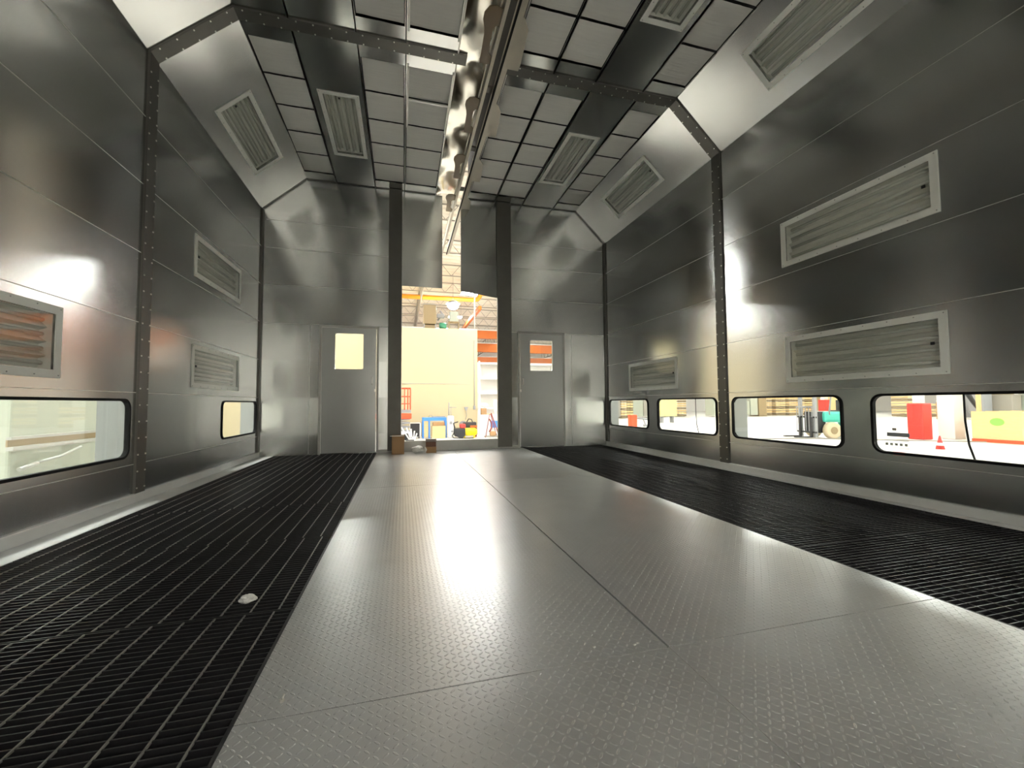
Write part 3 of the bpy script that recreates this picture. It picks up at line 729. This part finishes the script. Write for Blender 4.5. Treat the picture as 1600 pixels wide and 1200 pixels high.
# far white racking below the girders
def rack(x0, x1, y, levels, h, lab):
    t = thing('storage_rack', (x0, y, HF), lab, 'rack')
    for x in (0, (x1 - x0) / 2, x1 - x0):
        bm = bm_new(); box(bm, x - .06, x + .06, -.06, .06, 0, h); box(bm, x - .06, x + .06, 1.0, 1.12, 0, h); mesh_obj('upright', bm, M['white'], t)
    for k in range(levels):
        z = h * (k + 1) / (levels + .2)
        bm = bm_new(); box(bm, 0, x1 - x0, -.05, 1.1, z, z + .14); mesh_obj('shelf', bm, M['white'], t)
    bm = bm_new(); box(bm, 0, x1 - x0, 1.12, 1.14, 0, h); mesh_obj('back_panel', bm, M['white'], t)
rack(6.2, 13, 34, 4, 5.3, 'tall white storage rack standing beyond the right edge of the cream room')

# mezzanine equipment on the cream room
t = thing('air_handler', (1.55, 25.2, 5.05), 'tan air handler cabinet on legs, on top of the cream room', 'air handler')
bm = bm_new(); box(bm, -.37, .37, -.4, .4, .55, 1.7, .03); mesh_obj('cabinet', bm, M['tan'], t)
for sx in (-.33, .33):
    for sy in (-.35, .35):
        bm = bm_new(); box(bm, sx - .03, sx + .03, sy - .03, sy + .03, 0, .56); mesh_obj('leg', bm, M['grey'], t)
bm = bm_new(); box(bm, -.4, .4, -.43, .43, 1.7, 1.76); mesh_obj('lid', bm, M['joist'], t)
bm = bm_new(); box(bm, -.3, .3, -.41, -.40, .95, 1.0); box(bm, -.3, .3, -.3, .3, .12, .5); mesh_obj('drawer', bm, M['tan'], t)
t = thing('pump_motor', (2.35, 25.2, 5.02), 'green pump motor on a low stand beside the tan air handler', 'motor')
bm = bm_new(); tube(bm, [(-.22, 0, .55), (-.2, 0, .55), (.2, 0, .55), (.22, 0, .55)], [.1, .2, .2, .12], 16); mesh_obj('body', bm, M['green'], t)
bm = bm_new(); box(bm, -.25, .25, -.15, .15, 0, .36, .01); mesh_obj('stand', bm, M['tan'], t)
bm = bm_new(); tube(bm, [(-.3, .1, .9), (0, .1, 1.35), (.1, .1, 1.1), (-.15, .1, 1.5)], .06, 8); box(bm, -.35, .1, 0, .2, 1.05, 1.3, .02); mesh_obj('manifold', bm, M['grey'], t)
t = thing('control_cabinet', (3.02, 25.3, 5.02), 'white cabinet on a tan frame under the glowing lamp, on top of the cream room', 'cabinet')
bm = bm_new(); box(bm, -.25, .25, -.2, .2, .85, 1.45, .02); mesh_obj('cabinet', bm, M['tank'], t)
bm = bm_new()
for sx in (-.3, .3): box(bm, sx - .03, sx + .03, -.2, .2, 0, .85)
box(bm, -.33, .33, -.2, .2, .8, .85); box(bm, -.3, .3, -.05, .05, .4, .45); mesh_obj('frame', bm, M['tan'], t)
t = thing('mezzanine_lamp', (3.30, 28.0, 7.52), 'round glowing white lamp above the cabinet on the cream room', 'light')
bm = bm_new(); bmesh.ops.create_uvsphere(bm, u_segments=20, v_segments=12, radius=.37); bmesh.ops.scale(bm, vec=(1, 1, .7), verts=bm.verts); mesh_obj('globe', bm, M['glow'], t, smooth=True)
bm = bm_new(); tube(bm, [(0, 0, .3), (0, 0, 2.18)], .012, 6); mesh_obj('hanger', bm, M['joist'], t)
bm = bm_new(); tube(bm, [(0, 0, .12), (0, 0, .30), (0, 0, .36)], [.48, .28, .12], 24); mesh_obj('reflector', bm, M['grey'], t)
bm = bm_new(); tube(bm, [(0, 0, 0), (0, 0, 4.65)], .035, 8)
tag(mesh_obj('drop_pipe', bm, M['white'], loc=(4.0, 23.4, 5.02)), 'thin white drop pipe from the hall roof to the cream room', 'pipe')
bm = bm_new(); box(bm, 0, .25, -6, 6, -.15, .15, .02)
o = mesh_obj('red_beam', bm, M['orange'], loc=(5.6, 37, 8.2)); tag(o, 'short orange red beam under the roof right of the glowing lamp', 'beam')

# things on the hall floor seen through the opening -----------------------------------------------
Z = HF
t = thing('scissor_lift', (-.35, 20.8, Z), 'orange red scissor lift with railed platform half hidden by the left dark post', 'scissor lift')
bm = bm_new()
for z in (1.75, 2.1, 2.5): tube(bm, [(-.8, -.4, z), (.72, -.4, z), (.72, .4, z), (-.8, .4, z)], .025, 8)
mesh_obj('guard_rail', bm, M['liftred'], t)
for x in (-.8, -.1, .45, .6, .72):
    for y in (-.4, .4):
        bm = bm_new(); tube(bm, [(x, y, 1.45), (x, y, 2.5)], .025, 8); mesh_obj('rail_post', bm, M['liftred'], t)
bm = bm_new(); box(bm, -.9, .75, -.42, .42, 1.32, 1.47, .02); mesh_obj('platform', bm, M['grey'], t)
bm = bm_new(); box(bm, -.9, .78, -.38, .38, 1.02, 1.28, .04); mesh_obj('lift_head', bm, M['liftred'], t)
for k in range(3):
    bm = bm_new(); z0 = .42 + k * .2
    for s in (-1, 1): tube(bm, [(-.8, s * .3, z0), (.7, s * .3, z0 + .2)], .03, 8); tube(bm, [(.7, s * .3, z0), (-.8, s * .3, z0 + .2)], .03, 8)
    mesh_obj('scissor_arm', bm, M['grey'], t)
bm = bm_new(); box(bm, -.9, .75, -.4, .4, .14, .42, .03); mesh_obj('chassis', bm, M['white'], t)
for sx in (-.6, .55):
    for sy in (-.4, .4):
        bm = bm_new(); tube(bm, [(sx, sy - .06, .17), (sx, sy + .06, .17)], .17, 18); mesh_obj('wheel', bm, M['black'], t)
t = thing('white_stand', (.35, 20.0, Z), 'tilted white folding stand in front of the scissor lift', 'stand')
for k in range(5):
    bm = bm_new(); box(bm, -.03, .03, -.03, .03, 0, .75 - .1 * k, 0, Matrix.Translation((.05 * k, .04 * k, .02)) @ Matrix.Rotation(math.radians(-32 + 13 * k), 4, 'Y')); mesh_obj('blade', bm, M['white'], t)
bm = bm_new(); tube(bm, [(0.0, -.15, .0), (0.0, -.15, .07)], .19, 20); mesh_obj('base', bm, M['black'], t)
t = thing('black_cart', (.62, 21.5, Z), 'square black cart with a white surround between the scissor lift and the blue bench', 'cart')
bm = bm_new(); box(bm, -.24, .22, -.2, .2, .1, .76, .02); mesh_obj('body', bm, M['black'], t)
bm = bm_new(); box(bm, -.27, -.24, -.22, .22, .05, .78); box(bm, .22, .28, -.22, .22, .0, .80); box(bm, -.27, .28, -.22, .22, .76, .80); mesh_obj('surround', bm, M['white'], t)
for sx in (-.2, .2):
    bm = bm_new(); tube(bm, [(sx, -.15, .05), (sx, -.11, .05)], .05, 14); mesh_obj('caster', bm, M['black'], t)
t = thing('work_bench', (1.58, 21.6, Z), 'blue steel bench frame with a pale side panel', 'bench')
bm = bm_new(); box(bm, -.6, .6, -.35, .35, .88, 1.04, .01); mesh_obj('top_beam', bm, M['blue'], t)
for x in (-.57, -.27, .57):
    for y in (-.32, .32):
        bm = bm_new(); box(bm, x - .035, x + .035, y - .035, y + .035, 0, .88); mesh_obj('leg', bm, M['blue'], t)
bm = bm_new(); box(bm, -.53, -.31, -.3, -.27, .05, .86); mesh_obj('side_panel', bm, M['wood'], t)
bm = bm_new(); box(bm, -.1, .55, -.25, .25, 1.04, 1.1, .01); mesh_obj('vise_plate', bm, M['grey'], t)
bm = bm_new(); tube(bm, [(-.28, 0, 1.04), (-.25, 0, 1.14), (-.15, 0, 1.17), (-.1, 0, 1.1)], .012, 8); mesh_obj('hook', bm, M['grey'], t)
t = thing('cardboard_carton', (1.78, 21.3, Z), 'open brown carton standing under the blue bench', 'box')
bm = bm_new(); box(bm, -.34, .33, -.2, .2, 0.0, .62, .01); mesh_obj('body', bm, M['wood'], t)
bm = bm_new(); box(bm, -.34, .33, -.22, -.205, .62, .64); box(bm, -.3, .3, -.1, .15, .64, .80, .03); mesh_obj('packing', bm, M['cardboard'], t)
t = thing('gas_bottle_rack', (2.38, 21.2, Z), 'white upright bottle rack with a thin dark pole, right of the blue bench', 'rack')
bm = bm_new(); box(bm, -.16, .15, -.15, .15, .0, 1.12, .05); mesh_obj('body', bm, M['white'], t)
bm = bm_new(); tube(bm, [(-.08, .1, 1.1), (-.08, .1, 1.8)], .025, 8); tube(bm, [(-.08, .1, 1.55), (.3, .1, 1.55)], .012, 6); tube(bm, [(.02, .1, 1.1), (.02, .1, 1.6)], .012, 6); mesh_obj('pole', bm, M['grey'], t)
bm = bm_new(); box(bm, -.08, .06, -.16, -.15, .7, .85); box(bm, .0, .1, -.16, -.15, .3, .38); box(bm, .17, .19, -.02, .02, .3, 1.05); mesh_obj('fittings', bm, M['grey'], t)
t = thing('floor_machine', (2.78, 20.9, Z), 'black walk behind machine with a red engine cover', 'machine')
bm = bm_new(); box(bm, -.25, .28, -.25, .25, .1, .5, .06); tube(bm, [(-.2, .1, .45), (-.28, .1, .75), (-.05, .1, .82)], .03, 8); mesh_obj('body', bm, M['black'], t)
bm = bm_new(); box(bm, .02, .3, -.2, .2, .5, .72, .06); mesh_obj('engine_cover', bm, M['red'], t)
for s in (-1, 1):
    bm = bm_new(); tube(bm, [(.05, s * .26 - .03, .16), (.05, s * .26 + .03, .16)], .16, 18); mesh_obj('wheel', bm, M['black'], t)
bm = bm_new(); tube(bm, [(-.22, 0, .3), (-.38, -.1, .12), (-.3, -.2, .03), (0, -.4, .02), (.4, -.55, .02), (.65, -.4, .02)], .02, 8); mesh_obj('hose', bm, M['black'], t)
t = thing('air_compressor', (3.3, 21.2, Z), 'yellow tank air compressor with a black motor against the cream wall', 'compressor')
bm = bm_new(); tube(bm, [(-.42, -.2, .3), (-.38, -.2, .3), (-.3, -.2, .3), (.28, -.2, .3), (.36, -.2, .3), (.4, -.2, .3)], [.06, .15, .2, .2, .15, .06], 20); mesh_obj('tank', bm, M['yellow'], t)
bm = bm_new(); box(bm, -.3, .4, -.1, .3, .5, .78, .05); tube(bm, [(-.1, 0, .78), (0, 0, .95), (.15, 0, .92), (.2, 0, .78)], .025, 8); mesh_obj('motor', bm, M['black'], t)
bm = bm_new(); tube(bm, [(-.28, .05, .65), (-.28, .1, .65)], .2, 20); mesh_obj('belt_guard', bm, M['grey'], t)
bm = bm_new(); box(bm, .05, .4, -.25, -.12, .52, .62, .01); mesh_obj('cover', bm, M['orange'], t)
bm = bm_new(); box(bm, .3, .42, -.05, .3, .02, .5, .02); mesh_obj('bracket', bm, M['brown'], t)
for x in (-.25, .25):
    bm = bm_new(); box(bm, x - .03, x + .03, -.3, -.1, 0, .14); mesh_obj('foot', bm, M['yellow'], t)
# low white partition with boxes on it
bm = bm_new(); box(bm, 4.12, 9.5, 22.6, 22.8, HF, .22, .01); 
tag(mesh_obj('low_partition', bm, M['white']), 'low white partition to the right of the cream room', 'partition')
t = thing('cardboard_carton', (4.37, 22.7, .22), 'little brown carton standing on the low white partition', 'box')
bm = bm_new(); box(bm, -.15, .16, -.1, .1, 0, .36, .01); mesh_obj('body', bm, M['cardboard'], t)
bm = bm_new(); box(bm, .17, .5, -.1, .1, 0, .05, .01); mesh_obj('tray', bm, M['wood'], t)
tag(lump('white_bag', (4.42, 22.7, .59), (.2, .09, .13), 2.2, M['bag'], 3), 'white bag lying on the little brown carton on the partition', 'bag')
tag(lump('white_bag', (5.05, 22.7, .23), (.12, .09, .36), 4.7, M['bag'], 3), 'upright white bag right of the little brown carton', 'bag')
t = thing('hose_reel_stand', (4.42, 20.8, Z), 'dark red A shaped stand hung with hoses, at the right edge of the opening', 'stand')
bm = bm_new(); tube(bm, [(-.33, -.1, .0), (-.1, 0, 1.2)], .022, 8); tube(bm, [(.4, -.1, .0), (-.02, 0, 1.25)], .03, 8); tube(bm, [(.35, .3, .0), (-.05, 0, 1.2)], .022, 8); mesh_obj('frame', bm, M['brown'], t)
bm = bm_new(); tube(bm, [(-.06 + .07 * math.cos(a * .9), -.05 + .04 * math.sin(a), .62 + .32 * math.sin(a * .45)) for a in range(0, 40)], .035, 8); mesh_obj('hose_coil', bm, M['brown'], t)
bm = bm_new(); box(bm, -.33, .45, -.15, .3, .0, .07, .01); mesh_obj('base', bm, M['joist'], t)
bm = bm_new(); box(bm, -.1, .22, -.12, .12, .07, .32, .08); mesh_obj('drum', bm, M['cardboard'], t)
t = thing('blue_barrel_cart', (4.85, 21.6, Z), 'blue cart partly behind the dark red hose stand', 'cart')
bm = bm_new(); box(bm, -.3, .6, -.2, .2, .45, .82, .05); mesh_obj('bin', bm, M['blue'], t)
bm = bm_new(); box(bm, -.2, .5, -.15, .15, .0, .45, .02); mesh_obj('base', bm, M['white'], t)

# ------------------------------------------------------------------ seen through the right hand windows
t = thing('fork_lift', (19.6, 15.3, Z), 'teal fork lift truck with dark mast and pale tyres, outside the right wall', 'fork lift')
rz = Matrix.Rotation(math.radians(-12), 4, 'Z'); t.matrix_world = Matrix.Translation((19.25, 15.35, Z)) @ rz
for y in (-.45, .45):
    bm = bm_new(); box(bm, -.62, -.5, y - .07, y + .07, .05, 3.0); mesh_obj('mast_rail', bm, M['grey'], t)
bm = bm_new(); box(bm, -.45, .02, -.38, .38, .25, 1.25, .04); mesh_obj('front_panel', bm, M['black'], t)
bm = bm_new(); box(bm, -.66, -.6, -.6, .6, .25, .33); box(bm, -.66, -.6, -.6, .6, .95, 1.03); mesh_obj('carriage', bm, M['black'], t)
for y in (-.35, .35):
    bm = bm_new(); box(bm, -1.5, -.66, y - .06, y + .06, .05, .10); box(bm, -.72, -.66, y - .06, y + .06, .05, 1.0); mesh_obj('fork', bm, M['black'], t)
bm = bm_new(); 
for k in range(7): box(bm, -.68, -.66, -.6 + .19 * k, -.57 + .19 * k, .33, 1.5)
box(bm, -.68, -.66, -.6, .6, 1.45, 1.5); mesh_obj('load_backrest', bm, M['grey'], t)
bm = bm_new(); box(bm, -.15, 1.9, -.5, .5, .75, 1.25, .12); box(bm, 1.3, 2.0, -.5, .5, .4, 1.5, .15); mesh_obj('body', bm, M['teal'], t)
bm = bm_new(); box(bm, .7, 1.2, -.3, .3, 1.15, 1.3, .04); box(bm, 1.1, 1.25, -.3, .3, 1.25, 1.8, .04); mesh_obj('driver_seat', bm, M['black'], t)
for x, y, r in ((.15, -.55, .38), (.15, .55, .38), (1.55, -.5, .30), (1.55, .5, .30)):
    bm = bm_new(); tube(bm, [(x, y - .13, r), (x, y - .1, r), (x, y + .1, r), (x, y + .13, r)], [r * .85, r, r, r * .85], 26); w = mesh_obj('tyre', bm, M['tyre'], t)
    bm = bm_new(); tube(bm, [(x, y - .14, r), (x, y + .14, r)], r * .45, 16); mesh_obj('hub', bm, M['tan'], w)
bm = bm_new()
for x, y in ((.1, -.48), (.1, .48), (1.6, -.48), (1.6, .48)): tube(bm, [(x, y, 1.1), (x * .8 + .2, y, 2.4)], .035, 8)
box(bm, .1, 1.6, -.52, .52, 2.38, 2.44); mesh_obj('overhead_guard', bm, M['grey'], t)

def column(x, y, w, h, guard, lab, red=True):
    t = thing('hall_column', (x, y, Z), lab, 'column')
    bm = bm_new(); box(bm, -w / 2, w / 2, -w / 2, w / 2, 0, HZ - Z, .01); mesh_obj('shaft', bm, M['white'], t)
    if guard:
        bm = bm_new(); box(bm, -guard / 2, guard / 2, -guard / 2, guard / 2, 0, h, .05); mesh_obj('guard', bm, M['red'], t)
    return t
column(22.5, 13.3, .30, 1.62, .60, 'white hall column with a large red guard, outside the nearest right window')
bm = bm_new(); box(bm, -.35, .35, -.3, .3, 0, HZ - Z, .02)
tag(mesh_obj('pale_duct', bm, M['white'], loc=(24.0, 13.0, Z)), 'broad pale duct standing right behind the red guarded column', 'duct')
t = thing('swing_arm', (24.0, 12.6, .6), 'dark arm reaching from the pale duct toward the floor', 'arm')
bm = bm_new(); tube(bm, [(.35, 0, .6), (.6, -.1, .1), (.75, -.2, -.3)], [.1, .08, .03], 8); mesh_obj('arm', bm, M['black'], t)
bm = bm_new(); tube(bm, [(-.1, -.1, -.1), (.3, -.2, -.45), (.9, -.3, -1.0)], .015, 6); mesh_obj('cable', bm, M['grey'], t)
column(46, 36, .5, 1.9, .8, 'distant hall column with a small red guard, seen beside the fork lift mast')
t = thing('yellow_hoist', (44.5, 33.2, Z), 'yellow boxy hoist just left of the fork lift mast', 'hoist')
bm = bm_new(); box(bm, -1.5, 1.6, -.6, .6, 2.2, 3.2, .05); mesh_obj('boom', bm, M['yellow'], t)
bm = bm_new(); box(bm, .7, 1.6, -.6, .6, 1.0, 2.2, .05); box(bm, 1.0, 1.4, -.4, .4, 0, 1.0); mesh_obj('base', bm, M['pipe'], t)
t = thing('traffic_cone', (18.2, 10.2, Z), 'small red and white traffic cone on the hall floor', 'cone')
bm = bm_new(); tube(bm, [(0, 0, .02), (0, 0, .5)], [.13, .02], 16); mesh_obj('cone', bm, M['red'], t)
bm = bm_new(); box(bm, -.2, .2, -.2, .2, 0, .03, .005); tube(bm, [(0, 0, .16), (0, 0, .26)], [.108, .085], 16); mesh_obj('base', bm, M['white'], t)
t = thing('wooden_crate', (24.6, 11.2, Z), 'big pale wooden crate with a green patch on a red pallet', 'crate')
bm = bm_new(); box(bm, -1.3, 1.3, -.7, .7, .14, 1.25, .01)
for x in (-1.3, -.4, .5, 1.25): box(bm, x - .05, x + .05, -.73, .73, .14, 1.27)
mesh_obj('body', bm, M['wood'], t)
bm = bm_new(); prism(bm, [(.18 * math.cos(a * .35) * 1.2, .16 * math.sin(a * .35)) for a in range(18)], 0, .01, basis((-1.352, -.05, .85), (0, 1, 0), (0, 0, 1), (-1, 0, 0))); mesh_obj('painted_patch', bm, M['pgreen'], t)
bm = bm_new(); box(bm, -1.35, 1.35, -.75, .75, 0, .13); mesh_obj('pallet', bm, M['liftred'], t)
t.rotation_euler = (0, 0, .0)
bm = bm_new(); box(bm, -.06, .06, -.06, .06, 0, 2.8)
tag(mesh_obj('timber_post', bm, M['wood'], loc=(24.3, 12.2, Z)), 'upright pale timber post behind the wooden crate', 'post')
t = thing('electrical_cabinet', (21.8, 30.6, Z), 'pale yellow control cabinet on short legs seen through the window left of the bolted post', 'cabinet')
bm = bm_new(); box(bm, -.9, .7, -.3, .3, .55, 3.1, .02); mesh_obj('cabinet', bm, M['panelyel'], t)
bm = bm_new()
for x in (-.6, .4): box(bm, x - .06, x + .06, -.2, .2, 0, .55)
mesh_obj('legs', bm, M['grey'], t)
for x, z, w, h in ((-.25, 2.3, .25, .2), (-.45, 1.95, .07, .07), (-.2, 1.85, .07, .07), (.05, 1.95, .07, .07), (.15, 1.95, .05, .1), (.45, 2.3, .1, .1)):
    bm = bm_new(); box(bm, x - w / 2, x + w / 2, -.33, -.3, z, z + h); mesh_obj('switch', bm, M['grey'], t)
t = thing('red_pump_stand', (14.3, 23.6, Z), 'orange red pump stand with a grey lever, through the farthest right window', 'pump')
bm = bm_new(); box(bm, -.3, .15, -.2, .2, 0, .95, .05); mesh_obj('body', bm, M['liftred'], t)
bm = bm_new(); tube(bm, [(.1, 0, .75), (.6, 0, .7), (1.1, 0, .62)], .05, 8); tube(bm, [(.7, 0, .68), (.85, 0, .3)], .04, 8); box(bm, .75, .95, -.1, .1, .18, .32); mesh_obj('lever', bm, M['grey'], t)
for px, lab, c, xw in (((4.20, 5.22), 'dark cable hanging outside the window left of the bolted right post', 'cable', 0), ((4.16, 2.17), 'dark cable hanging outside the nearest right window, bending at its foot', 'cable', 0)):
    bm = bm_new(); x, y = px
    r = .0045 if y > 3 else .007
    tube(bm, [(x, y, 2.2), (x, y, .95), (x, y - .0, .68), (x, y - .015, .5), (x + .01, y - .04, .38), (x + .02, y - .08, .0), (x + .05, y - .1, HF + .02)], r, 8)
    tag(mesh_obj('hanging_cable', bm, M['rubber']), lab, c)
bm = bm_new(); tube(bm, [(9, 17, Z + .02), (13.5, 16.0, Z + .02), (18.5, 15.0, Z + .02), (20.5, 13.4, Z + .02), (22.5, 12.0, Z + .02), (25, 10.4, Z + .02), (30, 8.0, Z + .02)], .025, 6)
tag(mesh_obj('floor_cable', bm, M['joist']), 'long dark cable lying across the hall floor outside the right windows', 'cable')
# sticker on the near right pane
st = thing('window_sticker', (XR - .0, 2.51, .51), 'printed sticker with dark title, row of small marks and pink block on nearest right window', 'sticker')
def flat(name, m, u0, u1, v0, v1): 
    bm = bm_new(); box(bm, .0, .0012, u0, u1, v0, v1); mesh_obj(name, bm, m, st)
flat('title_band', M['grey'], -.09, .07, .03, .062); flat('pink_block', M['pink'], -.05, .03, -.125, -.095)
for k in range(5): flat('mark', M['tank'], -.075 + .035 * k, -.055 + .035 * k, -.045, -.025)
flat('text_line', M['tank'], -.085, .075, -.005, -.001); flat('text_line', M['tank'], -.08, .08, .008, .011); flat('text_line', M['tank'], -.085, .06, -.065, -.062)
flat('star_mark', M['joist'], .0, .03, .08, .10)
st.rotation_euler = (math.radians(0), 0, 0)

# distant stores along the far side of the hall (timber stacks, boxes, drums)
rnd = random.Random(3)
def stack(kind, x, y, w, h, lab, grp):
    t = thing({'timber': 'timber_stack', 'box': 'stored_carton', 'bin': 'steel_bin'}[kind], (x, y, Z), lab, {'timber': 'timber', 'box': 'box', 'bin': 'bin'}[kind], grp)
    if kind == 'timber':
        n = max(2, int(h / .28))
        for k in range(n):
            bm = bm_new()
            for j in range(4): box(bm, -w / 2 + j * w / 4 + .02, -w / 2 + (j + 1) * w / 4 - .02, -.8, .8, k * .28 + .06, k * .28 + .26)
            mesh_obj('board_layer', bm, M['wood'] if k % 3 else M['tan'], t)
    elif kind == 'box':
        bm = bm_new(); box(bm, -w / 2, w / 2, -.7, .7, .12, h, .03); mesh_obj('body', bm, M[rnd.choice(['cardboard', 'wood', 'tan', 'brown', 'liftred'])], t)
        bm = bm_new(); box(bm, -w / 2, w / 2, -.7, .7, 0, .1); mesh_obj('pallet', bm, M['tan'], t)
    else:
        bm = bm_new(); box(bm, -w / 2, w / 2, -.7, .7, .15, h, .05); mesh_obj('bin', bm, M[rnd.choice(['grey', 'tank', 'joist'])], t)
        bm = bm_new(); box(bm, -w / 2 - .05, w / 2 + .05, -.75, .75, h, h + .08); mesh_obj('lid', bm, M['joist'], t)
def row(ax, ay, bx, by, n, kinds, txt):
    for i in range(n):
        f = (i + .5) / n; k = rnd.choice(kinds); dx = abs(bx - ax) / n
        stack(k, ax + (bx - ax) * f, ay + (by - ay) * f, dx * rnd.uniform(.78, .93), rnd.uniform(1.5, 3.9),
              {'timber': 'stack of pale boards ', 'box': 'palletised carton ', 'bin': 'steel bin with dark lid '}[k] + txt + ', ' + ordn[i] + ' of its row', {'timber': 'timber stacks ', 'box': 'palletised cartons ', 'bin': 'steel bins '}[k] + txt)
row(20, 41, 33, 43.5, 8, ['timber', 'box', 'bin'], 'seen through the farthest right window')
row(34, 40, 42, 40.5, 6, ['bin', 'bin', 'box'], 'seen behind the pale yellow cabinet')
row(43, 42.5, 57, 40, 8, ['timber', 'timber', 'box'], 'beyond the fork lift')
row(52, 33, 63, 29, 5, ['box', 'timber', 'box'], 'left of the red guarded column')
row(48, 27, 60, 18, 8, ['bin', 'bin', 'box'], 'beyond the wooden crate')

# ------------------------------------------------------------------ seen through the left windows
t = thing('air_supply_unit', (-5.6, 8.2, Z), 'big pale grey green air supply unit standing outside the nearest left window', 'air unit')
bm = bm_new(); box(bm, -1.5, .6, -1.23, 1.25, .35, 2.6, .03); mesh_obj('casing', bm, M['tank'], t)
bm = bm_new(); box(bm, .6, .66, -1.28, 1.3, 1.30, 1.34); box(bm, .6, .68, -1.28, 1.3, 1.16, 1.21); box(bm, .6, .64, -1.28, 1.3, .72, .78); mesh_obj('rib', bm, M['frame'], t)
bm = bm_new(); box(bm, .6, .62, -1.28, 1.3, 1.21, 1.30); mesh_obj('groove', bm, M['tan'], t)
bm = bm_new(); tube(bm, [(.66, -.9, .95), (.68, -.5, 1.0), (.68, -.1, 1.1)], .02, 8); tube(bm, [(.66, -1.15, .9), (.68, -.9, .95)], .03, 8); mesh_obj('linkage', bm, M['frame'], t)
bm = bm_new(); box(bm, -1.5, .6, -1.23, 1.25, 0, .35, .01); mesh_obj('plinth', bm, M['grey'], t)
t = thing('tan_carton', (-9.6, 22.0, Z), 'brown carton seen through the far left window', 'box')
bm = bm_new(); box(bm, -.5, .5, -.4, .4, 0, 2.2, .02); mesh_obj('body', bm, M['cardboard'], t)
